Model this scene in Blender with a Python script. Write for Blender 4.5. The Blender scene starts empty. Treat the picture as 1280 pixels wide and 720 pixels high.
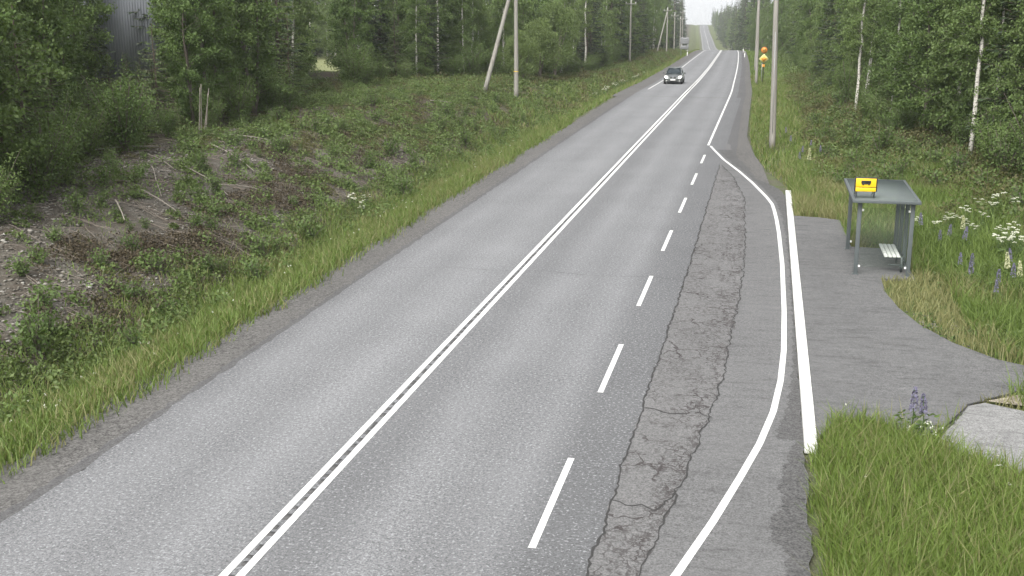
import bpy, bmesh, math, random
import numpy as np
from math import radians, sin, cos, pi

# ------------------------------------------------------------------ camera, sky, sun, exposure
S = bpy.context.scene
C = S.collection
cam_d = bpy.data.cameras.new("camera"); cam = bpy.data.objects.new("camera", cam_d); C.objects.link(cam)
cam_d.sensor_width = 36.0; cam_d.lens = 1450 / 1280 * 36.0
cam_d.clip_start = 0.1; cam_d.clip_end = 8000
cam.location = (0, 0, 6.99)
cam.rotation_euler = (radians(90 - 13.83), 0, radians(12.24))
S.camera = cam

SUN_EL, SUN_AZ = 46.0, 192.0          # degrees; azimuth clockwise from +Y (behind the camera, a little to its left)
w = bpy.data.worlds.new("World"); S.world = w; w.use_nodes = True
nt = w.node_tree; nt.nodes.clear()
sky = nt.nodes.new("ShaderNodeTexSky"); sky.sky_type = 'NISHITA'; sky.sun_disc = False
sky.sun_elevation = radians(SUN_EL); sky.sun_rotation = radians(SUN_AZ)
sky.air_density = 1.0; sky.dust_density = 4.0; sky.ozone_density = 1.0
hs = nt.nodes.new("ShaderNodeHueSaturation"); hs.inputs['Saturation'].default_value = 0.12
bg = nt.nodes.new("ShaderNodeBackground"); bg.inputs['Strength'].default_value = 0.15
wo = nt.nodes.new("ShaderNodeOutputWorld")
# the near road climbs a little, so the true horizon lies lower than this road's vanishing point: tilt the sky to match
tc = nt.nodes.new("ShaderNodeTexCoord"); mp = nt.nodes.new("ShaderNodeMapping"); mp.inputs['Rotation'].default_value = (radians(7), 0, 0)
nt.links.new(tc.outputs['Generated'], mp.inputs[0]); nt.links.new(mp.outputs[0], sky.inputs['Vector'])
nt.links.new(sky.outputs[0], hs.inputs['Color']); nt.links.new(hs.outputs[0], bg.inputs['Color']); nt.links.new(bg.outputs[0], wo.inputs[0])

sun_d = bpy.data.lights.new("sun", 'SUN'); sun_d.energy = 1.4; sun_d.angle = radians(30); sun_d.color = (1.0, 0.96, 0.9)
sun = bpy.data.objects.new("sun", sun_d); C.objects.link(sun)
sun.rotation_euler = (radians(90 - SUN_EL), 0, radians(180 - SUN_AZ))
S.view_settings.view_transform = 'Standard'; S.view_settings.look = 'None'
S.view_settings.gamma = 1.0; S.view_settings.use_curve_mapping = False
S.view_settings.exposure = 0.95
S.render.engine = 'CYCLES'
cy = S.cycles
cy.max_bounces = 6; cy.diffuse_bounces = 3; cy.glossy_bounces = 3; cy.transmission_bounces = 5; cy.transparent_max_bounces = 10
cy.caustics_reflective = False; cy.caustics_refractive = False
cy.use_denoising = True
cy.use_adaptive_sampling = True; cy.adaptive_threshold = 0.02

rng = np.random.default_rng(11)

# ------------------------------------------------------------------ shape of the place: road line, terrain
RY=np.array([-60,0,90,116,147,182,262,330,400,500,604,725,873,1057,1164,1230,1400,1800])
RX=np.array([-6.25,-6.25,-6.25,-6.65,-7.2,-7.95,-10.15,-13,-16.5,-22,-28.8,-35.8,-44.6,-56.2,-62.7,-67,-78,-104])
RZ=np.array([0,0,0,-.5,-1.0,-1.5,-3.2,-6.0,-9.8,-14.0,-16.3,-18.3,-18.2,-16.9,-15.0,-15.2,-24,-40])
def _herm(xs,ys):
    d=np.diff(ys)/np.diff(xs); m=np.zeros(len(xs)); m[1:-1]=.5*(d[1:]+d[:-1]); m[0]=d[0]; m[-1]=d[-1]
    m[1:-1]=np.where(d[1:]*d[:-1]<=0,0,m[1:-1]); m[:3]=0
    def f(x):
        x=np.clip(np.asarray(x,float),xs[0],xs[-1]); i=np.clip(np.searchsorted(xs,x)-1,0,len(xs)-2)
        h=xs[i+1]-xs[i]; t=(x-xs[i])/h
        return (2*t**3-3*t*t+1)*ys[i]+(t**3-2*t*t+t)*h*m[i]+(-2*t**3+3*t*t)*ys[i+1]+(t**3-t*t)*h*m[i+1]
    return f
road_x=_herm(RY,RX); road_z=_herm(RY,RZ)
def sm(a,b,x):
    t=np.clip((np.asarray(x,float)-a)/(b-a),0,1); return t*t*(3-2*t)
def wob(x,y):
    return (np.sin(x*1.7+np.sin(y*.9)*1.3)*np.sin(y*1.3+1.1)+.6*np.sin(x*3.1+y*2.3)+.5*np.sin(x*.6-y*.5+2))/2.1
def terrain(x,y):
    x=np.asarray(x,float); y=np.asarray(y,float)
    u=x-road_x(y); X=u-6.25
    base=road_z(y)
    dl=-u
    L=np.interp(dl,[0,3.9,4.9,5.5,7.0,7.9,10,14,22,40,120,800],[-.08,-.08,-.05,-.12,-.62,-.68,.15,1.2,1.7,2.1,3,5])
    m=1-.75*sm(70,125,y)
    L=np.where(L>0,L*m,L)
    Xs=np.where(y<26,1.25+np.maximum(X-1.25,0)*(1-.55*(1-sm(21,26,y))),0)
    Xs=np.where((y<26)&(X>1.25),Xs,X)
    Rn=np.interp(Xs,[-9,.95,1.25,5,8,12,25,120,800],[-.08,-.08,.03,.07,.7,1.3,2,3,5])
    Rf=np.interp(X,[-9,-2.0,-1.2,.6,2.2,5,9,14,30,120,800],[-.08,-.08,-.06,-.38,-.3,.35,1.1,1.5,2,3,5])
    b=sm(47,60,y); R=Rn*(1-b)+Rf*b
    p=np.where(u<0,L,R)
    amp=.10*sm(6,10,dl)+.10*sm(3.5,7,X)+.03*sm(1.5,4,X)*sm(22,28,y)
    return base+p+amp*wob(x,y)

# ------------------------------------------------------------------ helpers
def tag(o, label=None, cat=None, group=None, kind=None):
    if label: o['label'] = label
    if cat: o['category'] = cat
    if group: o['group'] = group
    if kind: o['kind'] = kind
    return o

def link(name, me, parent=None, loc=None):
    o = bpy.data.objects.new(name, me); C.objects.link(o)
    if parent is not None: o.parent = parent
    if loc is not None: o.location = loc
    return o

def empty(name, loc, rz=0.0, sc=1.0, rx=0.0, ry=0.0):
    o = bpy.data.objects.new(name, None); C.objects.link(o)
    o.location = loc; o.rotation_euler = (rx, ry, rz); o.scale = (sc, sc, sc) if np.isscalar(sc) else sc
    o.empty_display_size = .2
    return o

def mesh_np(name, V, F, mat=None, smooth=False):
    """V (n,3); F (m,k) one face size, or a list of such arrays"""
    V = np.asarray(V, np.float32).reshape(-1, 3)
    Fs = F if isinstance(F, list) else [F]
    Fs = [np.asarray(f, np.int32) for f in Fs if len(f)]
    me = bpy.data.meshes.new(name)
    me.vertices.add(len(V)); me.vertices.foreach_set('co', V.ravel())
    tot = np.concatenate([np.full(len(f), f.shape[1], np.int32) for f in Fs])
    idx = np.concatenate([f.ravel() for f in Fs])
    me.loops.add(len(idx)); me.loops.foreach_set('vertex_index', idx)
    me.polygons.add(len(tot))
    st = np.concatenate([[0], np.cumsum(tot)[:-1]]).astype(np.int32)
    me.polygons.foreach_set('loop_start', st); me.polygons.foreach_set('loop_total', tot)
    if smooth: me.polygons.foreach_set('use_smooth', np.ones(len(tot), bool))
    me.update(calc_edges=True); me.validate()
    if mat is not None: me.materials.append(mat)
    return me

class MB:
    """collects shapes that belong to one mesh"""
    def __init__(s): s.V = []; s.F = {3: [], 4: []}; s.n = 0
    def add(s, V, F):
        V = np.asarray(V, float).reshape(-1, 3)
        for f in F:
            s.F.setdefault(len(f), []).append([i + s.n for i in f])
        s.V.append(V); s.n += len(V); return s
    def addq(s, V, F4):
        s.F[4].extend((np.asarray(F4) + s.n).tolist()); s.V.append(np.asarray(V, float).reshape(-1, 3)); s.n += len(V); return s
    def box(s, c, d, rz=0.0, bev=0.0):
        x, y, z = [k / 2 for k in d]
        if bev <= 0:
            P = np.array([[sx * x, sy * y, sz * z] for sz in (-1, 1) for sx, sy in ((-1, -1), (1, -1), (1, 1), (-1, 1))])
            F = [(3, 2, 1, 0), (4, 5, 6, 7), (0, 1, 5, 4), (1, 2, 6, 5), (2, 3, 7, 6), (3, 0, 4, 7)]
        else:
            bm = bmesh.new(); bmesh.ops.create_cube(bm, size=1)
            bmesh.ops.scale(bm, vec=d, verts=bm.verts)
            bmesh.ops.bevel(bm, geom=bm.edges[:], offset=bev, segments=2, affect='EDGES', profile=.5)
            bm.verts.index_update(); P = np.array([v.co[:] for v in bm.verts]); F = [tuple(v.index for v in f.verts) for f in bm.faces]; bm.free()
        if rz:
            R = np.array([[cos(rz), -sin(rz), 0], [sin(rz), cos(rz), 0], [0, 0, 1]]); P = P @ R.T
        return s.add(P + np.array(c), F)
    def tube(s, pts, r, n=8, cap=True):
        V, F4 = tube_geo(pts, r, n)
        b = s.n
        s.addq(V, F4)
        if cap:
            m = len(pts)
            s.F.setdefault(n, []).append([b + (m - 1) * n + k for k in range(n)])
            s.F[n].append([b + k for k in range(n)][::-1])
        return s
    def mesh(s, name, mat, smooth=False):
        return mesh_np(name, np.concatenate(s.V), [np.array(f) for f in s.F.values() if f], mat, smooth)
    def build(s, name, mat, parent=None, smooth=False):
        return link(name, s.mesh(name, mat, smooth), parent)

def tube_geo(pts, r, n=8):
    pts = np.asarray(pts, float); m = len(pts)
    r = np.full(m, r, float) if np.isscalar(r) else np.asarray(r, float)
    T = np.gradient(pts, axis=0); T /= np.linalg.norm(T, axis=1)[:, None] + 1e-9
    ref = np.array([0, 0, 1.]) if abs(T[0][2]) < .9 else np.array([1., 0, 0])
    A = np.cross(T, ref); A /= np.linalg.norm(A, axis=1)[:, None] + 1e-9
    B = np.cross(T, A)
    a = np.arange(n) * 2 * pi / n
    V = pts[:, None, :] + r[:, None, None] * (np.cos(a)[None, :, None] * A[:, None, :] + np.sin(a)[None, :, None] * B[:, None, :])
    i = np.arange(m - 1)[:, None] * n + np.arange(n)[None, :]
    j = np.arange(m - 1)[:, None] * n + (np.arange(n)[None, :] + 1) % n
    F = np.stack([i, j, j + n, i + n], -1).reshape(-1, 4)
    return V.reshape(-1, 3), F

def leaf_geo(P, L, Wd, rg, T=None, N=None, droop=0.0):
    """diamond leaves. P (n,3), L,Wd scalars or arrays"""
    n = len(P)
    if T is None:
        T = rg.normal(size=(n, 3)); T[:, 2] -= droop
    T = T / (np.linalg.norm(T, axis=1)[:, None] + 1e-9)
    if N is None:
        N = rg.normal(size=(n, 3)); N[:, 2] += .5
    Sd = np.cross(T, N); Sd /= np.linalg.norm(Sd, axis=1)[:, None] + 1e-9
    L = np.broadcast_to(np.asarray(L, float), (n,))[:, None]; Wd = np.broadcast_to(np.asarray(Wd, float), (n,))[:, None]
    V = np.stack([P - T * L / 2, P + Sd * Wd / 2 - T * L * .05, P + T * L / 2, P - Sd * Wd / 2 - T * L * .05], 1).reshape(-1, 3)
    return V, np.arange(4 * n).reshape(-1, 4)

def in_poly(x, y, poly):
    x = np.asarray(x); y = np.asarray(y); ins = np.zeros(x.shape, bool); n = len(poly)
    for i in range(n):
        x0, y0 = poly[i]; x1, y1 = poly[(i + 1) % n]
        c = ((y0 > y) != (y1 > y)) & (x < (x1 - x0) * (y - y0) / ((y1 - y0) or 1e-9) + x0)
        ins ^= c
    return ins

def in_view(x, y, pad=1.5):
    x = np.asarray(x); y = np.asarray(y)
    return (x < .212 * y + pad) & (x > -.735 * y - pad) & (y > 11)

# ------------------------------------------------------------------ materials
def new_mat(name):
    m = bpy.data.materials.new(name); m.use_nodes = True; t = m.node_tree; t.nodes.clear()
    out = t.nodes.new("ShaderNodeOutputMaterial"); p = t.nodes.new("ShaderNodeBsdfPrincipled")
    t.links.new(p.outputs[0], out.inputs[0]); return m, t, p, out

class NG:
    """tiny node-graph helper"""
    def __init__(s, t): s.t = t
    def n(s, typ, **kw):
        nd = s.t.nodes.new("ShaderNode" + typ)
        for k, v in kw.items(): setattr(nd, k, v)
        return nd
    def l(s, a, b): s.t.links.new(a, b)
    def val(s, nd, key, v):
        if hasattr(v, 'is_output'): s.l(v, nd.inputs[key])
        else: nd.inputs[key].default_value = v
    def coord(s, kind='Object', scale=(1, 1, 1)):
        c = s.n("TexCoord"); mp = s.n("Mapping"); mp.inputs['Scale'].default_value = scale
        s.l(c.outputs[kind], mp.inputs[0]); return mp.outputs[0]
    def noise(s, vec, scale, detail=3, rough=.55, dist=0.0):
        nd = s.n("TexNoise"); s.l(vec, nd.inputs['Vector']); nd.inputs['Scale'].default_value = scale
        nd.inputs['Detail'].default_value = detail; nd.inputs['Roughness'].default_value = rough; nd.inputs['Distortion'].default_value = dist
        return nd.outputs[0]
    def ramp(s, fac, stops, interp='LINEAR'):
        nd = s.n("ValToRGB"); nd.color_ramp.interpolation = interp; e = nd.color_ramp.elements
        while len(e) < len(stops): e.new(.5)
        for k, (p, c) in enumerate(stops):
            e[k].position = p; e[k].color = (c, c, c, 1) if np.isscalar(c) else (*c, 1)
        s.l(fac, nd.inputs[0]); return nd.outputs[0]
    def mix(s, fac, a, b, mode='MIX'):
        nd = s.n("Mix", data_type='RGBA', blend_type=mode)
        s.val(nd, 0, fac)
        for k, v in ((6, a), (7, b)):
            if hasattr(v, 'is_output'): s.l(v, nd.inputs[k])
            else: nd.inputs[k].default_value = (*v, 1) if len(v) == 3 else v
        return nd.outputs[2]
    def math(s, op, a, b=0.0):
        nd = s.n("Math", operation=op); s.val(nd, 0, a); s.val(nd, 1, b); return nd.outputs[0]
    def attr(s, name):
        nd = s.n("Attribute"); nd.attribute_name = name; return nd
    def bump(s, h, strength=.3, dist=.02):
        nd = s.n("Bump"); nd.inputs['Strength'].default_value = strength; nd.inputs['Distance'].default_value = dist
        s.l(h, nd.inputs['Height']); return nd.outputs[0]

def simple(name, col, rough=.5, metal=0.0, noise=.12, scale=8.0, bump=0.0):
    m, t, p, o = new_mat(name); g = NG(t); v = g.coord('Object')
    nz = g.noise(v, scale, 4)
    c = g.mix(nz, tuple(k * (1 - noise * 1.6) for k in col), tuple(min(1, k * (1 + noise * 1.6)) for k in col))
    g.l(c, p.inputs['Base Color']); p.inputs['Roughness'].default_value = rough; p.inputs['Metallic'].default_value = metal
    if bump: g.l(g.bump(nz, bump, .01), p.inputs['Normal'])
    return m

def leaf_mat(name, dark, light, trans=.3, objvar=.5, rough=.55):
    m, t, p, out = new_mat(name); g = NG(t)
    geo = g.n("NewGeometry"); oi = g.n("ObjectInfo")
    f = g.math('ADD', g.math('MULTIPLY', geo.outputs['Random Per Island'], 1 - objvar), g.math('MULTIPLY', oi.outputs['Random'], objvar))
    c = g.mix(f, dark, light)
    g.l(c, p.inputs['Base Color']); p.inputs['Roughness'].default_value = rough
    p.inputs['Specular IOR Level'].default_value = .3
    tr = g.n("BsdfTranslucent"); g.l(g.mix(.5, c, (light[0] * 1.3, light[1] * 1.3, light[2] * .6)), tr.inputs[0])
    mx = g.n("MixShader"); mx.inputs[0].default_value = trans
    g.l(p.outputs[0], mx.inputs[1]); g.l(tr.outputs[0], mx.inputs[2]); g.l(mx.outputs[0], out.inputs[0])
    return m

M = {}
M['birch_leaf'] = leaf_mat('birch_leaf', (.080,.134,.036), (.166,.224,.078))
M['alder_leaf'] = leaf_mat('alder_leaf', (.072,.124,.032), (.152,.212,.068))
M['spruce'] = leaf_mat('spruce_needles', (.034,.056,.028), (.074,.104,.048), trans=.12)
M['young_spruce'] = leaf_mat('young_spruce_needles', (.054,.090,.032), (.120,.165,.062), trans=.15)
M['pine'] = leaf_mat('pine_needles', (.030,.052,.030), (.068,.095,.052), trans=.12)
M['willow'] = leaf_mat('willow_leaf', (.100,.150,.045), (.180,.235,.085), trans=.25)
M['sapling'] = leaf_mat('sapling_leaf', (.062,.108,.028), (.135,.195,.062))
M['grass'] = leaf_mat('grass_blade', (.078,.128,.024), (.178,.245,.066), trans=.3, objvar=0)
M['dry_grass'] = leaf_mat('dry_grass_blade', (.150,.155,.065), (.285,.280,.130), trans=.3, objvar=0)
M['lush_grass'] = leaf_mat('lush_grass_blade', (.094,.152,.026), (.200,.272,.070), trans=.35, objvar=0)
M['heather'] = leaf_mat('heather', (.048,.038,.024), (.100,.080,.048), trans=.1, objvar=0)
M['under'] = leaf_mat('undergrowth_leaf', (.064,.098,.028), (.142,.190,.062), objvar=0)
M['under_brown'] = leaf_mat('bilberry_leaf', (.075,.078,.030), (.155,.150,.066), objvar=0)
M['petal_white'] = leaf_mat('white_petal', (.60, .62, .52), (.80, .80, .74), trans=.3, objvar=0)
M['petal_violet'] = leaf_mat('violet_petal', (.14,.13,.20), (.26,.25,.36), trans=.2, objvar=0)
M['petal_cream'] = leaf_mat('cream_petal', (.42, .44, .25), (.62, .62, .42), trans=.2, objvar=0)
M['stem'] = simple('green_stem', (.06, .10, .03), .7)
M['limb'] = simple('dark_limb_bark', (.10, .085, .07), .9, noise=.3, scale=8)
M['bark'] = simple('grey_bark', (.13, .11, .09), .9, noise=.35, scale=6, bump=.5)
M['bark_brown'] = simple('spruce_bark', (.085, .065, .05), .9, noise=.35, scale=6, bump=.5)
M['twig'] = simple('dead_twig', (.17, .145, .12), .85, noise=.3, scale=9)
M['deadwood'] = simple('weathered_deadwood', (.25, .225, .19), .85, noise=.3, scale=9)
M['stone'] = simple('grey_stone', (.27, .26, .24), .9, noise=.35, scale=5, bump=.4)
M['steel'] = simple('shelter_grey_paint', (.088, .102, .104), .45, noise=.08)
M['galv'] = simple('galvanised_steel', (.36, .37, .38), .5, .6, noise=.12)
M['dark_post'] = simple('dark_post', (.05, .04, .03), .6)
M['alu'] = simple('bare_aluminium_back', (.20, .205, .21), .6, .1, noise=.08)
M['white'] = simple('white_paint', (.78, .78, .76), .5, noise=.05)
M['black'] = simple('black_paint', (.015, .015, .015), .45)
M['pale_yellow'] = simple('diamond_yellow', (.78, .62, .16), .4, noise=.04)
M['rumble'] = simple('rumble_milling', (.080, .079, .078), .9, noise=.3)
M['yellow'] = simple('sign_yellow', (.80, .52, .015), .4, noise=.04)
M['orange'] = simple('sign_orange_yellow', (.62, .27, .04), .4, noise=.04)
M['signred'] = simple('sign_red', (.50, .15, .04), .4, noise=.05)
M['slat'] = simple('weathered_bench_slat', (.60, .60, .57), .7, noise=.15, scale=12)
M['ceramic'] = simple('insulator', (.55, .55, .52), .25)
M['wire'] = simple('wire', (.09, .09, .09), .6)

def birch_bark():
    m, t, p, o = new_mat('birch_bark'); g = NG(t)
    v = g.coord('Object', (1, 1, 1)); v2 = g.coord('Object', (3, 3, 9))
    big = g.noise(v, 1.3, 4, .6); ln = g.noise(v2, 2.2, 4, .7)
    c = g.mix(g.ramp(ln, [(.52, 0), (.62, 1)]), (.60, .58, .52), (.07, .06, .055))
    c = g.mix(g.ramp(big, [(.5, 0), (.72, .7)]), c, (.20, .18, .15))
    g.l(c, p.inputs['Base Color']); p.inputs['Roughness'].default_value = .75; g.l(g.bump(ln, .3, .01), p.inputs['Normal'])
    return m
M['birch_bark'] = birch_bark()

def pole_wood():
    m, t, p, o = new_mat('weathered_pole_wood'); g = NG(t)
    n1 = g.noise(g.coord('Object', (14, 14, .35)), 1.5, 5, .65); n2 = g.noise(g.coord('Object', (1, 1, .5)), .8, 3)
    c = g.mix(g.ramp(n1, [(.3, 0), (.75, 1)]), (.17, .155, .14), (.36, .345, .31))
    c = g.mix(g.ramp(n2, [(.4, 0), (.7, .5)]), c, (.24, .25, .21))
    g.l(c, p.inputs['Base Color']); p.inputs['Roughness'].default_value = .85; g.l(g.bump(n1, .4, .01), p.inputs['Normal'])
    return m
M['pole'] = pole_wood()

def asphalt(name, lo, hi, tracks=False, mottle=False, cracks=False, smooth=.0, dark_edge=False, scalemul=1.0):
    m, t, p, o = new_mat(name); g = NG(t)
    v = g.coord('Object'); vs = g.coord('Object', (1, .12, 1))
    sp = g.noise(v, 34 * scalemul, 2, .7); sp2 = g.noise(v, 13 * scalemul, 3, .7)
    bigs = g.noise(vs, .9, 4, .6); big = g.noise(v, .35, 4, .6)
    s = g.math('ADD', g.math('MULTIPLY', sp, .6), g.math('MULTIPLY', sp2, .4))
    c = g.mix(g.ramp(s, [(.38, 0), (.62, 1)]), tuple(k * (1 - .55 * (1 - smooth)) for k in lo), tuple(k * (1 + .45 * (1 - smooth)) for k in hi))
    c = g.mix(g.ramp(bigs, [(.3, 0), (.7, .45)]), c, tuple(k * .78 for k in lo))
    c = g.mix(g.ramp(big, [(.35, .0), (.75, .35)]), c, tuple(min(1, k * 1.18) for k in hi))
    if tracks:
        u = g.attr('u').outputs['Fac']
        # polished wheel paths are lighter, the crown of each lane is a little darker
        uu = g.math('DIVIDE', g.math('ADD', u, 4.2), 8.6)
        bands = g.ramp(uu, [(0.0, .66), (.05, .80), (.13, 1.04), (.24, .90), (.36, 1.10), (.45, .92), (.49, .84), (.56, .78), (.65, 1.05), (.74, .86), (.83, 1.0), (.90, .70), (1.0, .64)])
        c = g.mix(1.0, c, bands, 'MULTIPLY')
    if tracks:      # coarse pale chippings in the worn binder
        ch = g.noise(v, 21, 1, .5); c = g.mix(g.ramp(ch, [(.60, 0), (.70, .55)]), c, (.40, .41, .42)); c = g.mix(g.ramp(ch, [(.28, .5), (.38, 0)]), c, (.085, .087, .09))
    if mottle:
        mo = g.noise(g.coord('Object', (.8, 3.2, 1)), 1.5, 6, .72); c = g.mix(1.0, c, g.ramp(mo, [(.28, .58), (.46, .95), (.58, 1.0), (.75, 1.22)]), 'MULTIPLY')
    h = s
    if cracks:
        a = g.attr('v').outputs['Fac']
        warp = g.n("VectorMath", operation='ADD')
        wn = g.n("TexNoise"); g.l(v, wn.inputs['Vector']); wn.inputs['Scale'].default_value = 3.5; wn.inputs['Detail'].default_value = 5
        sc_ = g.n("VectorMath", operation='SCALE'); g.l(wn.outputs['Color'], sc_.inputs[0]); sc_.inputs['Scale'].default_value = .55
        g.l(v, warp.inputs[0]); g.l(sc_.outputs[0], warp.inputs[1])
        def vor(scale, th, ang=(1, 1, 1)):
            mp = g.n("Mapping"); mp.inputs['Scale'].default_value = ang; g.l(warp.outputs[0], mp.inputs[0])
            vr = g.n("TexVoronoi", feature='DISTANCE_TO_EDGE'); vr.inputs['Scale'].default_value = scale; g.l(mp.outputs[0], vr.inputs['Vector'])
            return g.ramp(vr.outputs['Distance'], [(th * .45, 1), (th, 0)])
        k1 = vor(1.7, .040, (1, .8, 1)); k2 = vor(4.6, .075, (1, 1.7, 1))
        msk = g.ramp(g.noise(v, .8, 3), [(.47, 0), (.58, 1)])
        k1 = g.math('MULTIPLY', k1, msk)
        edge = g.ramp(a, [(.05, .55), (.5, .7), (.75, 1), (1, 1)])
        msk2 = g.ramp(g.noise(g.coord('Object', (1, .5, 1)), 1.6, 3), [(.40, 0), (.54, 1)])
        k2 = g.math('MULTIPLY', k2, g.math('MULTIPLY', edge, msk2))
        wornp = g.ramp(g.math('ADD', g.noise(g.coord('Object', (1.5, .9, 1)), 3.4, 6, .75), g.math('MULTIPLY', a, .17)), [(.69, 0), (.74, .75)])
        kk = g.math('MAXIMUM', g.math('MAXIMUM', k1, k2), wornp)
        c = g.mix(g.math('MULTIPLY', kk, .85), c, (.036, .029, .028))
        h = g.math('SUBTRACT', s, kk)
    if dark_edge:
        a = g.attr('v').outputs['Fac']
        n3 = g.noise(g.coord('Object', (1.2, .8, 1)), 5.5, 6, .75)
        d = g.ramp(g.math('ADD', n3, g.math('MULTIPLY', a, .32)), [(.86, 0), (.93, 1)])
        c = g.mix(g.math('MULTIPLY', d, .55), c, (.048, .047, .046))
    g.l(c, p.inputs['Base Color']); p.inputs['Roughness'].default_value = .82
    p.inputs['Specular IOR Level'].default_value = .35
    g.l(g.bump(h, .5, .012), p.inputs['Normal'])
    return m
M['road'] = asphalt('road_asphalt', (.160, .163, .168), (.197, .200, .205), tracks=True)
M['bay'] = asphalt('bay_asphalt', (.122, .122, .122), (.150, .150, .150), smooth=.15, mottle=True, dark_edge=True)
M['patch'] = asphalt('cracked_asphalt', (.128, .127, .126), (.158, .157, .156), cracks=True, smooth=.1)
M['platform'] = asphalt('platform_asphalt', (.112, .112, .112), (.140, .140, .139), smooth=.2, dark_edge=True, mottle=True)
M['path'] = asphalt('light_path_asphalt', (.195, .195, .192), (.25, .25, .245), smooth=.1, mottle=True)
M['bay_dark'] = asphalt('worn_dark_asphalt', (.074, .073, .073), (.104, .103, .102), smooth=-.2, mottle=True)
M['shoulder_dark'] = asphalt('dark_shoulder_asphalt', (.080, .079, .080), (.105, .104, .104), smooth=.2)
M['gravel'] = asphalt('shoulder_gravel', (.080, .077, .073), (.125, .121, .115), smooth=-.2, scalemul=.8)
M['sand'] = asphalt('sand_drift', (.24, .21, .165), (.31, .275, .22), smooth=.1)
M['seam'] = simple('open_seam', (.035, .034, .033), .9, noise=.3)

def paint_mat():
    m, t, p, o = new_mat('road_paint'); g = NG(t); v = g.coord('Object')
    n = g.noise(v, 22, 4, .7); n2 = g.noise(g.coord('Object', (1, .3, 1)), 2.0, 3)
    c = g.mix(g.ramp(n2, [(.3, 0), (.8, 1)]), (.62, .62, .60), (.78, .78, .76))
    c = g.mix(g.ramp(n, [(.54, 0), (.66, .75)]), c, (.33, .33, .33))
    g.l(c, p.inputs['Base Color']); p.inputs['Roughness'].default_value = .6
    return m
M['paint'] = paint_mat()

def kerb_mat():
    m, t, p, o = new_mat('painted_kerb'); g = NG(t); v = g.coord('Object')
    n = g.noise(v, 9, 5, .7)
    c = g.mix(g.ramp(n, [(.35, 0), (.62, 1)]), (.80, .80, .78), (.66, .66, .63))
    sx = g.n("SeparateXYZ"); g.l(v, sx.inputs[0])
    fr = g.math('FRACT', g.math('DIVIDE', sx.outputs[1], 1.0))
    j = g.ramp(fr, [(0, 1), (.012, 1), (.02, 0)])
    c = g.mix(g.math('MULTIPLY', j, .7), c, (.22, .21, .2))
    g.l(c, p.inputs['Base Color']); p.inputs['Roughness'].default_value = .6
    return m
M['kerb'] = kerb_mat()

def glass_mat(name, tint, refl=.03, op=0.0, col=(.2, .25, .22)):
    m, t, p, out = new_mat(name); g = NG(t); t.nodes.remove(p)
    tr = g.n("BsdfTransparent"); tr.inputs[0].default_value = (*tint, 1)
    last = tr.outputs[0]
    if op > 0:
        df = g.n("BsdfDiffuse"); df.inputs[0].default_value = (*col, 1)
        m2 = g.n("MixShader"); m2.inputs[0].default_value = op; g.l(last, m2.inputs[1]); g.l(df.outputs[0], m2.inputs[2]); last = m2.outputs[0]
    g.l(last, out.inputs[0]); return m
M['glass'] = glass_mat('shelter_glass', (.97, .985, .975), op=.04, col=(.32, .36, .32))
M['roof_glass'] = glass_mat('shelter_roof_sheet', (.66, .72, .70), op=.6, col=(.19, .215, .21))
M['car_glass'] = simple('car_glass', (.02, .03, .035), .08, noise=0)

def car_paint():
    m, t, p, o = new_mat('car_paint'); g = NG(t); v = g.coord('Object')
    n = g.noise(v, 3, 3)
    g.l(g.mix(n, (.085, .095, .090), (.11, .12, .115)), p.inputs['Base Color'])
    p.inputs['Metallic'].default_value = .55; p.inputs['Roughness'].default_value = .32
    p.inputs['Coat Weight'].default_value = .8; p.inputs['Coat Roughness'].default_value = .08
    return m
M['car'] = car_paint()
def emit(name, col, s):
    m, t, p, o = new_mat(name); p.inputs['Base Color'].default_value = (*col, 1)
    p.inputs['Emission Color'].default_value = (*col, 1); p.inputs['Emission Strength'].default_value = s; return m
M['lamp'] = emit('lit_headlight', (1, .97, .9), 2.6)

def cladding():
    m, t, p, o = new_mat('grey_metal_cladding'); g = NG(t); v = g.coord('Object')
    wv = g.n("TexWave"); wv.wave_type = 'BANDS'; wv.bands_direction = 'X'; wv.inputs['Scale'].default_value = 1.6; wv.inputs['Distortion'].default_value = 0
    g.l(v, wv.inputs[0])
    c = g.mix(g.ramp(wv.outputs[1], [(.3, 0), (.7, 1)]), (.20, .215, .235), (.25, .265, .29))
    c = g.mix(g.ramp(g.noise(g.coord('Object', (1, 1, .15)), 1.5, 4), [(.4, 0), (.8, .4)]), c, (.17, .18, .19))
    g.l(c, p.inputs['Base Color']); p.inputs['Roughness'].default_value = .5; g.l(g.bump(wv.outputs[1], .5, .03), p.inputs['Normal'])
    return m
M['clad'] = cladding()

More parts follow.
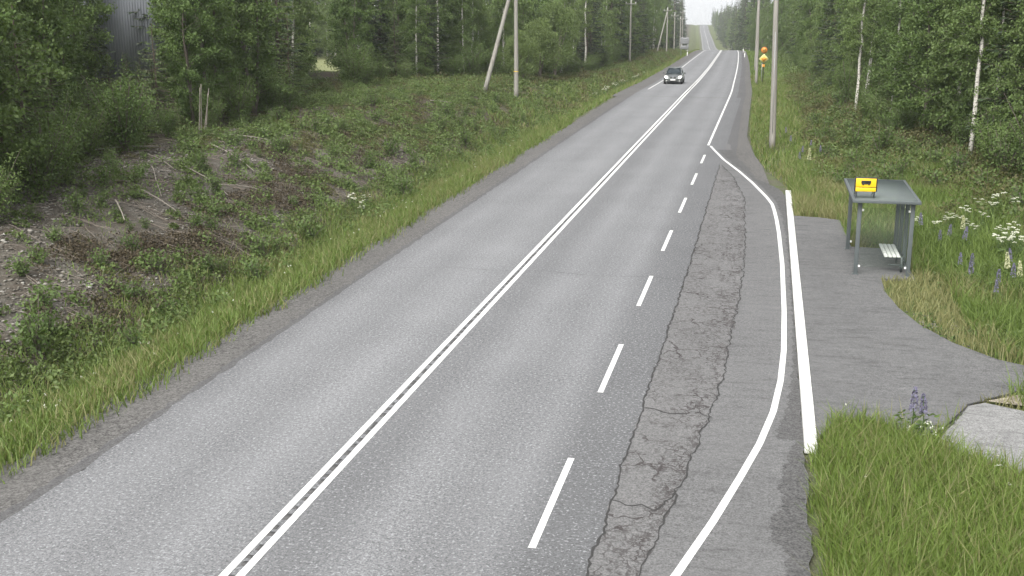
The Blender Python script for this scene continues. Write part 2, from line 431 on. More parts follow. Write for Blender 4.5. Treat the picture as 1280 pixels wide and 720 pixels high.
def ground_mat():
    m, t, p, o = new_mat('ground_soil'); g = NG(t)
    v = g.coord('Object'); z = g.attr('zone'); sp = g.n("SeparateColor"); g.l(z.outputs['Color'], sp.inputs[0])
    n1 = g.noise(v, 1.1, 5, .65); n2 = g.noise(v, 6.5, 4, .7); n3 = g.noise(v, 24, 3, .7)
    soil = g.mix(g.ramp(n2, [(.3, 0), (.7, 1)]), (.040, .033, .025), (.100, .082, .064))
    soil = g.mix(g.ramp(n1, [(.45, 0), (.62, .55)]), soil, (.050, .058, .026))
    grav = g.mix(g.ramp(n3, [(.35, 0), (.65, 1)]), (.060, .054, .046), (.165, .152, .132))
    grass = g.mix(g.ramp(n2, [(.3, 0), (.7, 1)]), (.055, .080, .024), (.115, .145, .048))
    grass = g.mix(g.ramp(n1, [(.5, 0), (.7, .5)]), grass, (.11, .11, .042))
    mead = g.mix(n2, (.15, .17, .075), (.23, .24, .12))
    c = g.mix(sp.outputs[0], soil, grass)
    gm = g.math('MULTIPLY', sp.outputs[1], g.ramp(n1, [(.38, .15), (.6, 1)]))
    c = g.mix(gm, c, grav)
    c = g.mix(sp.outputs[2], c, mead)
    g.l(c, p.inputs['Base Color']); p.inputs['Roughness'].default_value = .95; p.inputs['Specular IOR Level'].default_value = .15
    g.l(g.bump(g.math('ADD', n2, g.math('MULTIPLY', n3, .4)), .7, .06), p.inputs['Normal'])
    return m
M['ground'] = ground_mat()

# ------------------------------------------------------------------ setting: terrain
def attr_f(me, name, a): 
    at = me.attributes.new(name, 'FLOAT', 'POINT'); at.data.foreach_set('value', np.asarray(a, np.float32).ravel())

def grid_faces(nr, nc):
    i = (np.arange(nr - 1)[:, None] * nc + np.arange(nc - 1)[None, :])
    return np.stack([i, i + 1, i + nc + 1, i + nc], -1).reshape(-1, 4)

PLAT = [(1.09, 18.3), (1.5, 19.55), (2.2, 19.3), (2.9, 18.75), (3.72, 20.55), (4.9, 21.75), (6.2, 22.3), (7.0, 22.9), (5.6, 22.95), (4.75, 23.55), (4.05, 24.6), (3.55, 25.9), (3.25, 27.3),
        (3.08, 28.9), (3.12, 30.25), (3.95, 30.45), (3.98, 34.2), (2.62, 34.3), (2.55, 38.6), (1.9, 38.95), (1.09, 39.1)]
PATH = [(2.97, 18.6), (3.72, 20.5), (4.05, 20.75), (4.8, 20.35), (6.5, 19.5), (8.5, 18.0), (8.5, 14.5), (5.4, 16.2), (4.1, 17.45)]

ys = np.concatenate([np.arange(-40, 8, 2.0), np.arange(8, 70, .4), np.geomspace(70, 330, 170), np.geomspace(334, 1800, 130)])
us = np.concatenate([-np.geomspace(900, 32, 26), np.arange(-31, -12, .45), np.arange(-12, -3.4, .25), np.arange(-3.4, 3.4, 1.1), np.arange(3.45, 14.6, .22), np.arange(14.7, 27, .45), np.geomspace(27.5, 900, 26)])
U, Yg = np.meshgrid(us, ys)
Xg = road_x(Yg) + U
Zg = terrain(Xg, Yg)
V = np.stack([Xg, Yg, Zg], -1).reshape(-1, 3)
me = mesh_np('ground', V, grid_faces(len(ys), len(us)), M['ground'], True)
Xr = U - 6.25
lump = .5 + .5 * wob(Xg * .35 + 3, Yg * .3)
gr = np.where(U < 0, 1 - sm(6.8, 8.2, -U + .6 * wob(Xg, Yg)), 1 - .85 * sm(4.5, 8.5, Xr))
gr = np.maximum(gr, .75 * sm(60, 110, Yg) * (U < 0) * (1 - sm(11, 14, -U)))
gr = np.where(np.abs(U) > 30, .8, gr)
rub = sm(8.2, 9.6, -U) * (1 - sm(15, 18, -U)) * (1 - sm(44, 62, Yg)) * (U < 0)
rub = np.maximum(rub, .9 * (np.abs(U + 4.7) < .6)); rub = np.maximum(rub, .8 * sm(1.2, 1.0, Xr) * (Xr < 1.4) * (U > 0) * (Yg < 70))
mead = sm(27, 33, -U) * sm(92, 105, Yg) * (1 - sm(150, 175, Yg)) + .22 * (Yg > 520) * (np.abs(U) < 14)
at = me.color_attributes.new('zone', 'FLOAT_COLOR', 'POINT')
at.data.foreach_set('color', np.stack([gr, rub, np.clip(mead, 0, 1), np.ones_like(gr)], -1).astype(np.float32).ravel())
tag(link('ground', me), kind='structure')

# ------------------------------------------------------------------ road and the other paved sheets
ry = np.concatenate([np.arange(-40, 90, 2.0), np.geomspace(90, 330, 60), np.geomspace(336, 1500, 90)])
def strip(name, u0, u1, y0, y1, mat, dz, nu=2, kind='structure', flat=None, step=None):
    """sheet between two offsets from the road centre (numbers or functions of y)"""
    yy = ry[(ry > y0) & (ry < y1)]; yy = np.concatenate([[y0], yy, [y1]])
    if step: yy = np.arange(y0, y1 + step * .5, step)
    a = u0(yy) if callable(u0) else np.full(len(yy), u0); b = u1(yy) if callable(u1) else np.full(len(yy), u1)
    t = np.linspace(0, 1, nu)
    Uu = a[:, None] * (1 - t) + b[:, None] * t
    Yy = np.repeat(yy[:, None], nu, 1)
    Xx = road_x(Yy) + Uu; Zz = road_z(Yy) + dz
    me = mesh_np(name, np.stack([Xx, Yy, Zz], -1), grid_faces(len(yy), nu), mat, True)
    attr_f(me, 'u', Uu); attr_f(me, 'v', np.repeat(t[None], len(yy), 0))
    return tag(link(name, me), kind=kind)
def edge_wob(u, amp, seed):
    def f(y): return u + .5 * amp * (np.sin(y * .83 + seed) * .4 + np.sin(y * 2.9 + seed * 2) * .3 + np.sin(y * 5.3 + seed) * .3 + np.random.default_rng(seed).normal(size=np.shape(y)) * .8)
    return f
RIGHT = 3.92
strip('road', lambda y: edge_wob(0, .05, 1)(y) + np.interp(y, [10, 60, 90], [-3.78, -3.9, -3.93]), RIGHT + .5, -40, 90, M['road'], .0, 20, step=.3)
strip('road', -3.93, RIGHT + .15, 90, 1500, M['road'], .0, 16)
strip('gravel_shoulder', edge_wob(-5.05, .16, 3), -3.7, 2, 90, M['gravel'], -.025, 6, step=.25)
strip('gravel_shoulder', edge_wob(-5.45, .1, 3), -3.7, 90, 320, M['gravel'], -.025, 5)
strip('paved_shoulder', 3.4, lambda y: np.interp(y, [52, 60, 75, 120, 300], [5.0, 4.95, 4.75, 4.55, 4.4]), 52, 310, M['shoulder_dark'], -.006, 6)
strip('gravel_shoulder', 4.3, lambda y: np.interp(y, [46, 52, 57, 64, 90, 300], [6.6, 6.25, 5.75, 5.35, 5.15, 5.0]), 46, 310, M['gravel'], -.02, 6)
# dark broken edge of the asphalt on the left
strip('road_edge_break', lambda y: edge_wob(0, .09, 5)(y) + np.interp(y, [10, 60, 90], [-3.95, -4.08, -4.12]), lambda y: edge_wob(0, .05, 9)(y) + np.interp(y, [10, 60, 90], [-3.74, -3.86, -3.88]), 2, 90, M['shoulder_dark'], -.012, 3, step=.15)

def poly_sheet(name, poly, z, mat, vattr=None, skirt=0.0):
    bm = bmesh.new(); vs = [bm.verts.new((x, y, z)) for x, y in poly]; f = bm.faces.new(vs)
    if f.normal.z < 0: f.normal_flip()
    if skirt:
        r = bmesh.ops.extrude_face_region(bm, geom=[f]); vv = [e for e in r['geom'] if isinstance(e, bmesh.types.BMVert)]
        # the extruded copy becomes the top, the old ring the foot
        for v in vs: v.co.z = z - skirt
    bmesh.ops.triangulate(bm, faces=[f for f in bm.faces if len(f.verts) > 4])
    bmesh.ops.recalc_face_normals(bm, faces=bm.faces[:])
    me = bpy.data.meshes.new(name); bm.to_mesh(me); bm.free(); me.materials.append(mat)
    if vattr is not None:
        co = np.empty(len(me.vertices) * 3, np.float32); me.vertices.foreach_get('co', co); co = co.reshape(-1, 3)
        attr_f(me, 'v', vattr(co[:, 0], co[:, 1]))
    return tag(link(name, me), kind='structure')

def cr(y):   # right edge of the cracked strip
    return np.interp(y, [5, 13, 16.5, 21.7, 28, 35, 42.7, 48.7, 52.3], [-1.6, -1.27, -.94, -.53, -.38, -.40, -.56, -1.22, -1.84]) + .03 * np.sin(y * 5) + .02 * np.sin(y * 13)
def cl(y): return np.interp(y, [0, 13, 30, 52.3], [-1.92, -1.9, -1.82, -1.86]) + .02 * np.sin(y * 4) + .015 * np.sin(y * 11)
def bay_r(y): return np.interp(y, [0, 13.8, 18, 44, 46, 48, 52, 55, 58, 60], [.75, .86, .90, .90, .55, -.2, -.72, -1.2, -1.55, -1.7]) + .03 * np.sin(y * 3.1) + .02 * np.sin(y * 9.7)
strip('bus_bay', lambda y: cl(y) + 6.25, lambda y: bay_r(y) + 6.25, 0, 60, M['bay'], .004, 14, step=.3)
strip('cracked_strip', lambda y: cl(y) + 6.25, lambda y: cr(y) + 6.25, 8, 52, M['patch'], .008, 10, step=.2)

def ribbon(name, pts, wd, mat, z, jag=0.0, kind='structure', step=.12):
    pts = np.asarray(pts, float)
    d = np.concatenate([[0], np.cumsum(np.linalg.norm(np.diff(pts, axis=0), axis=1))])
    s = np.linspace(0, d[-1], max(2, int(d[-1] / step)))
    P = np.stack([np.interp(s, d, pts[:, 0]), np.interp(s, d, pts[:, 1])], -1)
    if jag:
        P = P + rng.normal(size=P.shape) * jag * .5
    T = np.gradient(P, axis=0); T /= np.linalg.norm(T, axis=1)[:, None] + 1e-9
    Nn = np.stack([T[:, 1], -T[:, 0]], -1)
    ww = np.full(len(P), wd) * (1 if not jag else rng.uniform(.35, 1.5, len(P)))
    A = P - Nn * ww[:, None] / 2; B = P + Nn * ww[:, None] / 2
    V = np.stack([A, B], 1).reshape(-1, 2); zz = road_z(V[:, 1]) + z
    V = np.column_stack([V, zz])
    i = np.arange(len(P) - 1) * 2
    return tag(link(name, mesh_np(name, V, np.stack([i, i + 1, i + 3, i + 2], -1), mat)), kind=kind)
yy = np.arange(9, 52.3, .5)
ribbon('pavement_seam', np.column_stack([cl(yy), yy]), .034, M['seam'], .012, .03)
ribbon('pavement_seam', np.column_stack([cr(yy), yy]), .028, M['seam'], .012, .035)
ribbon('pavement_crack', [(-9.6, 29.3), (-8.0, 29.7), (-6.7, 29.55), (-5.6, 29.8), (-4.2, 29.5), (-2.9, 29.7), (-1.9, 29.5)], .012, M['seam'], .006, .025)
ribbon('pavement_crack', [(-1.85, 19.6), (-1.3, 19.3), (-.9, 19.5), (-.65, 19.3)], .03, M['seam'], .014, .04)
ribbon('pavement_crack', [(-1.88, 15.5), (-1.6, 15.3), (-1.45, 15.45), (-1.25, 15.25), (-1.0, 16.0)], .03, M['seam'], .014, .04)

def offs(us_, y0, y1, step=2.0):
    y = np.concatenate([np.arange(y0, min(y1, 320), step), np.arange(320, y1, 15)]) if y1 > 320 else np.arange(y0, y1 + .01, step)
    return np.column_stack([road_x(y) + us_, y])
def ribbon_far(name, u, y0, y1, wd, z):
    return ribbon(name, offs(u, y0, y1), wd, M['paint'], z, step=2.0)
ribbon_far('centre_line', -.105, 5, 1400, .115, .007); ribbon_far('centre_line', .105, 5, 1400, .115, .007)
ribbon_far('edge_line', -3.42, 99, 1400, .10, .007)
bayline = [(-2.2, 9.0), (-1.5, 11.0), (-.8, 13.43), (-.42, 15.1), (-.1, 16.7), (.18, 18.2), (.40, 19.8), (.54, 21.6), (.62, 23.6), (.66, 26.8), (.66, 32.0), (.60, 36.5), (.54, 38.8), (.47, 40.6), (.40, 41.9), (.22, 43.3), (-.02, 44.8), (-.39, 47.05), (-.95, 50.0), (-1.74, 53.7), (-2.3, 57.0), (-2.60, 58.9)]
ribbon('bay_line', bayline, .115, M['paint'], .0105, step=.15)
ribbon_far('edge_line', 3.52, 59.2, 1400, .115, .007)
bm_pts = []
mb = MB()
for k in range(-1, 7):
    a = 13.77 + 6.43 * k; b = a + 3.18
    if k == 6: b = a + 3.0
    x = -2.72 + .004 * k
    P = np.array([[x - .052, a, .006], [x + .052, a, .006], [x + .052, b, .006], [x - .052, b, .006]]); mb.addq(P, [[0, 1, 2, 3]])
tag(mb.build('lane_dashes', M['paint']), kind='structure')

strip('bay_edge', lambda y: np.interp(y, [p[1] for p in bayline], [p[0] for p in bayline]) + 6.25 + .14 + .10 * np.random.default_rng(4).random(len(y)), lambda y: bay_r(y) + 6.25 - .01, 18.5, 57.5, M['bay_dark'], .0085, 3, step=.12)
_wr = np.random.default_rng(8); _k1, _k2, _k3 = _wr.random(40), _wr.random(120), _wr.random(400)
def wear(y): return .86 - np.interp(y, [8, 12, 14, 16, 18.5], [.3, .8, .55, .5, .12]) * (.25 + .7 * np.interp(y, 8 + np.arange(40) * .5, _k1) + .3 * np.interp(y, 8 + np.arange(120) * .17, _k2) + .18 * np.interp(y, 8 + np.arange(400) * .06, _k3))
strip('bay_wear', lambda y: wear(y) + 6.25, lambda y: bay_r(y) + 6.25 - .01, 8, 18.45, M['bay_dark'], .0085, 3, step=.04)
# milled rumble marks between the two centre lines
mb = MB()
for k in range(330):
    y = 8 + k * .30; mb.box((-6.25 + rng.normal() * .012, y + rng.normal() * .04, .004), (.075 * rng.uniform(.5, 1.2), .17 * rng.uniform(.4, 1.4), .004))
tag(mb.build('centre_rumble', M['rumble']), kind='structure')
# kerb, platform, path
k = MB(); k.box((.985, 31.2, .05), (.2, 26.3, .2), bev=.018)
tag(k.build('kerb', M['kerb']), kind='structure')
def plat_v(x, y): return np.clip(.15 + .6 * ((x > 4.3) & (y < 24)) + .35 * (x < 1.3), 0, 1)
poly_sheet('platform', PLAT, .115, M['platform'], plat_v, skirt=.3)
poly_sheet('footpath', PATH, .121, M['path'], skirt=.3)
SAND = [(3.70, 20.57), (4.05, 20.85), (4.9, 20.65), (6.4, 20.3), (6.9, 20.6), (6.3, 21.1), (5.2, 21.0), (4.75, 21.35), (4.3, 21.0)]
poly_sheet('sand_drift', SAND, .126, M['sand'])
ribbon('pavement_seam', [(2.93, 18.7), (3.3, 19.45), (3.72, 20.5)], .035, M['seam'], .131, .03)
ribbon('pavement_seam', [(3.72, 20.56), (4.3, 21.1), (4.9, 21.6), (6.4, 22.2)], .03, M['seam'], .131, .03)
DARKS = [(5.0, 22.0), (5.9, 22.45), (5.3, 22.75), (4.7, 22.9), (4.5, 22.45)]

# ------------------------------------------------------------------ grass, undergrowth, rubble (uncountable)
def grass(name, P, h0, h1, wd, mat, lean=.35, zoff=-.03):
    P = np.asarray(P); n = len(P)
    z = terrain(P[:, 0], P[:, 1]) + zoff
    h = rng.uniform(h0, h1, n) * rng.uniform(.7, 1.1, n)
    a = rng.uniform(0, 2 * pi, n); b = rng.uniform(0, 2 * pi, n)
    L = h * rng.uniform(.05, lean, n) * 1.6
    d = np.stack([np.cos(a), np.sin(a)], -1); s = np.stack([np.cos(b), np.sin(b)], -1) * (wd * rng.uniform(.6, 1.3, n) / 2)[:, None]
    B = np.column_stack([P[:, :2], z])
    def at(t, k):
        c = B.copy(); c[:, :2] += d * (L * t * t)[:, None]; c[:, 2] += h * (t - .18 * t * t * (L / h))
        q = np.zeros_like(c); q[:, :2] = s * k; return c - q, c + q
    b0, b1 = at(0, 1); m0, m1 = at(.55, .85); t0, t1 = at(1, .1)
    V = np.stack([b0, b1, m0, m1, t0, t1], 1).reshape(-1, 3)
    i = np.arange(n) * 6
    F = np.concatenate([np.stack([i, i + 1, i + 3, i + 2], -1), np.stack([i + 2, i + 3, i + 5, i + 4], -1)])
    return tag(link(name, mesh_np(name, V, F, mat)), kind='stuff')

def scatter(x0, x1, y0, y1, n): return np.column_stack([rng.uniform(x0, x1, n), rng.uniform(y0, y1, n)])
def paved(P, grow=0.0):
    x, y = P[:, 0], P[:, 1]
    r = in_poly(x, y, PLAT) | in_poly(x, y, PATH)
    r |= (x < bay_r(y) + grow + .12 * np.sin(y * 6) * np.sin(y * 2.3)) & (y < 60) & (x > -10)
    r |= (x > .8) & (x < 1.13) & (y > 18) & (y < 44.4)
    return r

# lush verge right in front of the camera
P = scatter(.8, 6.5, 9, 20, 62000); P = P[~paved(P, .12) & in_view(P[:, 0], P[:, 1])]
jit = (rng.random(len(P)) ** 1.5 * 1.3)[:, None] * np.array([0, 1.]); edge_ = paved(P + jit) | paved(P + jit * .5); PE = P[edge_ & (rng.random(len(P)) < .75)]; P = P[~edge_]
grass('grass', PE, .06, .30, .015, M['lush_grass'], .7); grass('grass', PE[::4], .08, .34, .013, M['dry_grass'], .7)
P = P[P[:, 0] > .98 + .1 * np.sin(P[:, 1] * 5)]
grass('grass', P, .30, .62, .017, M['lush_grass'], .55)
grass('grass', P[::5], .35, .70, .014, M['dry_grass'], .5)
# right of and behind the shelter
P = scatter(1.0, 11, 20, 52, 95000); P = P[~paved(P) & in_view(P[:, 0], P[:, 1])]
P = P[rng.random(len(P)) < 1 - .93 * sm(5.8, 8.6, P[:, 0] + .8 * wob(P[:, 0], P[:, 1]))]
thin = (P[:, 0] < 3.9) & (P[:, 1] > 23) & (P[:, 1] < 27.2) & (rng.random(len(P)) < .55); P = P[~thin]
dry = sm(.1, .5, wob(P[:, 0] * .8 + 4, P[:, 1] * .5)) * .6 + .3 * (P[:, 0] < 4.4)
q = rng.random(len(P)) < dry
near = (P[:, 0] < 4.6) & (P[:, 1] < 31)
grass('grass', P[~q & ~near], .30, .70, .021, M['grass'], .5)
grass('grass', P[q & ~near], .30, .65, .021, M['dry_grass'], .5)
grass('grass', P[near], .14, .36, .018, M['dry_grass'], .5)
# right verge further on
P = scatter(-3, 7, 44, 130, 60000); X = P[:, 0] - road_x(P[:, 1]) - 6.25
lim = np.interp(P[:, 1], [44, 46, 52, 57, 64, 90, 130], [1.3, 1.0, .1, -.4, -.75, -1.0, -1.1])
P = P[(X > lim) & (rng.random(len(P)) < 1 - .93 * sm(1.6, 3.6, X + .7 * wob(P[:, 0], P[:, 1] * .5))) & ~paved(P)]
q = rng.random(len(P)) < .25 + .3 * sm(0, .6, wob(P[:, 0], P[:, 1] * .3))
grass('grass', P[~q], .22, .5, .035, M['grass'], .5); grass('grass', P[q], .22, .5, .035, M['dry_grass'], .5)
P = scatter(-20, 6, 125, 330, 26000); X = P[:, 0] - road_x(P[:, 1]) - 6.25; P = P[(X > -1.15) & (X < 5)]
grass('grass', P, .25, .5, .09, M['grass'], .5)
# left verge
P = scatter(-15.5, -10.6, 11, 70, 128000); u = P[:, 0] - road_x(P[:, 1])
den = sm(4.55, 4.95, -u + rng.normal(size=len(P)) * .13 + .06 * np.sin(P[:, 1] * .77) + .05 * np.sin(P[:, 1] * 2.13) - .008 * (P[:, 1] - 12)) * (1 - .93 * sm(7.2, 9.4, -u + .7 * wob(P[:, 0], P[:, 1])))
P = P[(rng.random(len(P)) < den) & in_view(P[:, 0], P[:, 1])]
q = rng.random(len(P)) < .22 + .3 * sm(-.1, .5, wob(P[:, 0] * .7, P[:, 1] * .35))
grass('grass', P[~q], .16, .42, .024, M['grass'], .5); grass('grass', P[q], .16, .45, .022, M['dry_grass'], .5)
P = scatter(-21, -11, 68, 330, 75000); P = P[rng.random(len(P)) < (68 / P[:, 1]) ** .8]; u = P[:, 0] - road_x(P[:, 1])
P = P[(-u > 5.3) & (-u < 10.5 + 1.5 * wob(P[:, 0], P[:, 1] * .4))]
q = rng.random(len(P)) < .3
grass('grass', P[~q], .25, .5, .06, M['grass'], .5); grass('grass', P[q], .25, .5, .06, M['dry_grass'], .5)
# thin grass on the cut bank
P = scatter(-29, -13, 16, 80, 60000); P = P[in_view(P[:, 0], P[:, 1])]
m_ = sm(.0, .5, wob(P[:, 0] * .55 + 9, P[:, 1] * .45)) * np.where(P[:, 1] > 48, .8, .35)
P = P[rng.random(len(P)) < m_]
grass('grass', P, .12, .32, .024, M['grass'], .6)

def clumps(name, P, R, nl, size, mat, flat=.6, var=.4):
    """low leafy mounds: P (n,2) centres, R radius"""
    n = len(P); R = np.broadcast_to(R, (n,)) * rng.uniform(1 - var, 1 + var, n)
    c = np.repeat(np.arange(n), nl)
    d = rng.normal(size=(len(c), 3)); d /= np.linalg.norm(d, axis=1)[:, None]; d[:, 2] = np.abs(d[:, 2])
    rr = R[c] * rng.random(len(c)) ** .45
    Q = d * rr[:, None]; Q[:, 2] *= flat
    x = P[c, 0] + Q[:, 0]; y = P[c, 1] + Q[:, 1]
    pts = np.column_stack([x, y, terrain(x, y) + Q[:, 2] + .02])
    s = size * rng.uniform(.6, 1.35, len(c))
    V, F = leaf_geo(pts, s, s * .6, rng, N=d + rng.normal(size=d.shape) * .6 + np.array([0, 0, .6]))
    return tag(link(name, mesh_np(name, V, F, mat)), kind='stuff')

# left cut bank: green mounds, brown heather, bilberry
P = scatter(-30, -13, 15, 82, 7600); P = P[in_view(P[:, 0], P[:, 1])]; u = -(P[:, 0] - road_x(P[:, 1]))
f1 = wob(P[:, 0] * .9 + 1.7, P[:, 1] * .6) + rng.normal(size=len(P)) * .25
bare = (1 - sm(36, 56, P[:, 1])) * sm(8.7, 10, u)
k1 = rng.random(len(P)) < (1 - .55 * (P[:, 0] < -15.6) * (P[:, 1] < 33)) * sm(-.15, .55, f1) * (1 - .6 * bare) * sm(6.8, 8, u)
clumps('undergrowth', P[k1], .36, 95, .095, M['under'], .8, .6)
k1b = rng.random(len(P)) < .09 * (1 - .8 * sm(-15.2, -17, P[:, 0]) * (P[:, 1] < 34)); clumps('undergrowth', P[k1b], .42, 110, .10, M['alder_leaf'], 1.3, .5)
P2 = scatter(-29, -14, 18, 82, 5200); P2 = P2[in_view(P2[:, 0], P2[:, 1])]; u2 = -(P2[:, 0] - road_x(P2[:, 1]))
f2 = wob(P2[:, 0] * .5 - 4, P2[:, 1] * .37 + 2)
k2 = rng.random(len(P2)) < (sm(.15, .6, f2) * .7 + .25 * sm(45, 60, P2[:, 1])) * sm(8, 9.5, u2) * (1 - .6 * (1 - sm(34, 48, P2[:, 1])))
clumps('undergrowth', P2[k2], .40, 80, .08, M['under_brown'], .5)
H = []
for (hx, hy, hr, hn) in ((-16.4, 28.6, 1.2, 55), (-15.6, 30.5, 1.1, 45), (-17.6, 27.0, .7, 20), (-16.4, 37.5, 1.3, 45), (-17.5, 41.5, 1.4, 40), (-19.5, 52, 1.8, 40), (-18, 60, 2, 45), (-21, 66, 2, 40), (-17.2, 34.6, .9, 25), (-19.8, 44.5, 1.2, 25), (-15.2, 24.6, .8, 22), (-16.8, 47.5, 1.3, 30)):
    H.append(np.column_stack([rng.normal(hx, hr * .5, hn), rng.normal(hy, hr, hn)]))
clumps('heather', np.concatenate(H), .40, 110, .07, M['heather'], .55)
# farther left verge and ditch
P = scatter(-24, -13, 80, 260, 3600); u = -(P[:, 0] - road_x(P[:, 1])); P = P[(u > 7.2) & (u < 13.5)]
kk = wob(P[:, 0], P[:, 1] * .2) > 0
clumps('undergrowth', P[kk], .6, 40, .17, M['under'], .6); clumps('undergrowth', P[~kk], .6, 40, .17, M['under_brown'], .5)
P = scatter(-34, -19, 76, 118, 1500); P = P[(P[:, 0] > np.interp(P[:, 1], [76, 118], [-31, -24])) & (P[:, 0] / P[:, 1] > -.375)]
kk = rng.random(len(P)) < .6
clumps('undergrowth', P[kk], .55, 70, .13, M['under'], .9); clumps('undergrowth', P[~kk], .55, 70, .12, M['under_brown'], .8)
# right bank
P = scatter(1, 13, 36, 130, 9000); X = P[:, 0] - road_x(P[:, 1]) - 6.25
P = P[(X > 2.3 + .8 * wob(P[:, 0], P[:, 1] * .5) + 3.0 * (P[:, 1] < 46)) & in_view(P[:, 0], P[:, 1], 3)]
f3 = wob(P[:, 0] * .7, P[:, 1] * .3) + rng.normal(size=len(P)) * .35; keep_ = rng.random(len(P)) < .42 + .4 * wob(P[:, 0] * 1.3 + 2, P[:, 1] * .7)
P, f3 = P[keep_], f3[keep_]
clumps('undergrowth', P[f3 > .15], .46, 75, .125, M['under'], 1.25, .65)
clumps('undergrowth', P[(f3 <= .15)], .46, 75, .115, M['under_brown'], 1.1, .65)
P = scatter(3.5, 9.5, 21, 46, 1500); P = P[(wob(P[:, 0] * .7, P[:, 1] * .5) > .1) & in_view(P[:, 0], P[:, 1]) & ~paved(P) & (P[:, 0] > 4.6)]
clumps('undergrowth', P, .35, 45, .075, M['under'], 1.0)
P = scatter(-1, 8, 125, 320, 1500); X = P[:, 0] - road_x(P[:, 1]) - 6.25; P = P[(X > 3) & (X < 9)]
clumps('undergrowth', P, .8, 40, .22, M['under'], .7)
# weeds on the crumbling platform edge
P = np.column_stack([rng.normal(3.75, .28, 60), rng.normal(25.3, .8, 60)]); P = P[~paved(P)]
clumps('weeds', P, .12, 18, .06, M['sapling'], .8)

def rubble(name, P, s0, s1, mat):
    n = len(P); base = np.array([[1, 0, 0], [-1, 0, 0], [0, 1, 0], [0, -1, 0], [0, 0, .75], [0, 0, -.75], [.62, .62, .45], [-.6, .6, -.1], [.6, -.65, .4], [-.62, -.6, .42]])
    from itertools import combinations
    bm = bmesh.new(); [bm.verts.new(p) for p in base]; bmesh.ops.convex_hull(bm, input=bm.verts[:]); bm.verts.index_update()
    bmesh.ops.triangulate(bm, faces=bm.faces[:]); F0 = np.array([[v.index for v in f.verts] for f in bm.faces]); B0 = np.array([v.co[:] for v in bm.verts]); bm.free()
    m = len(B0)
    s = np.exp(rng.uniform(np.log(s0), np.log(s1), n))
    a = rng.uniform(0, 2 * pi, n); ca, sa = np.cos(a), np.sin(a)
    Q = B0[None] * rng.uniform(.6, 1.25, (n, m, 1)) * np.stack([np.ones(n), rng.uniform(.6, 1, n), rng.uniform(.4, .8, n)], -1)[:, None]
    Q = np.stack([Q[..., 0] * ca[:, None] - Q[..., 1] * sa[:, None], Q[..., 0] * sa[:, None] + Q[..., 1] * ca[:, None], Q[..., 2]], -1) * s[:, None, None]
    Q += np.column_stack([P, terrain(P[:, 0], P[:, 1]) + s * .15])[:, None]
    F = (F0[None] + (np.arange(n) * m)[:, None, None]).reshape(-1, 3)
    return tag(link(name, mesh_np(name, Q, F, mat)), kind='stuff')
def stone_mat():
    m, t, p, o = new_mat('rubble_stone'); g = NG(t); geo = g.n("NewGeometry")
    c = g.ramp(geo.outputs['Random Per Island'], [(0, (.055, .048, .040)), (.45, (.135, .122, .104)), (.85, (.235, .222, .196)), (1, (.38, .365, .335))])
    c = g.mix(g.ramp(g.noise(g.coord('Object'), 14, 4), [(.4, 0), (.7, .5)]), c, (.12, .12, .085))
    g.l(c, p.inputs['Base Color']); p.inputs['Roughness'].default_value = .9; return m
M['rubble'] = stone_mat()
P = scatter(-24, -13.4, 17, 56, 26000); P = P[in_view(P[:, 0], P[:, 1])]
f4 = wob(P[:, 0] * .42 + 2, P[:, 1] * .36 - 1)
P = P[(rng.random(len(P)) < sm(-.5, .3, f4) * (1 - .7 * sm(40, 54, P[:, 1])) * sm(13.9, 15.2, -P[:, 0]))]
rubble('rubble', P, .02, .085, M['rubble'])
P = np.column_stack([rng.normal(3.85, .3, 260), rng.normal(25.4, .75, 260)]); P = P[~paved(P)]
rubble('gravel', P, .015, .05, M['rubble'])
P = np.column_stack([rng.normal(1.25, .12, 160), rng.normal(18.0, .8, 160)]); P = P[~paved(P)]
rubble('gravel', P, .012, .035, M['rubble'])
P = np.concatenate([scatter(-11.35, -10.7, 12, 40, 2600)]); rubble('gravel', P, .01, .03, M['rubble'])
# dead twigs strewn over the cleared bank
def twigs(name, P, l0, l1, mat):
    mb = MB()
    for x, y in P:
        a = rng.uniform(0, pi); L = rng.uniform(l0, l1); n = 4
        t = np.linspace(-.5, .5, n)
        px = x + np.cos(a) * L * t + rng.normal(size=n) * .03 * L; py = y + np.sin(a) * L * t + rng.normal(size=n) * .03 * L
        mb.tube(np.column_stack([px, py, terrain(px, py) + .04 + rng.uniform(0, .08)]), rng.uniform(.005, .011), 4, False)
    return tag(mb.build(name, mat), kind='stuff')
P = scatter(-26, -14.5, 18, 60, 2300); P = P[in_view(P[:, 0], P[:, 1])]
twigs('twig_litter', P, .3, 1.1, M['twig'])

# ------------------------------------------------------------------ trees: mesh prototypes (trunk with limbs + crown), then one Empty with two children per tree
def trunk_path(rg, h, lean=.02, wig=.035, n=11):
    t = np.linspace(0, 1, n)
    a = rg.uniform(0, 2 * pi); w1 = np.cumsum(rg.normal(size=(n, 2)) * wig, 0); w1 -= w1[0]
    xy = np.stack([np.cos(a) * t, np.sin(a) * t], -1) * lean * h + w1
    return np.column_stack([xy, t * h - .25 * (t == 0)])

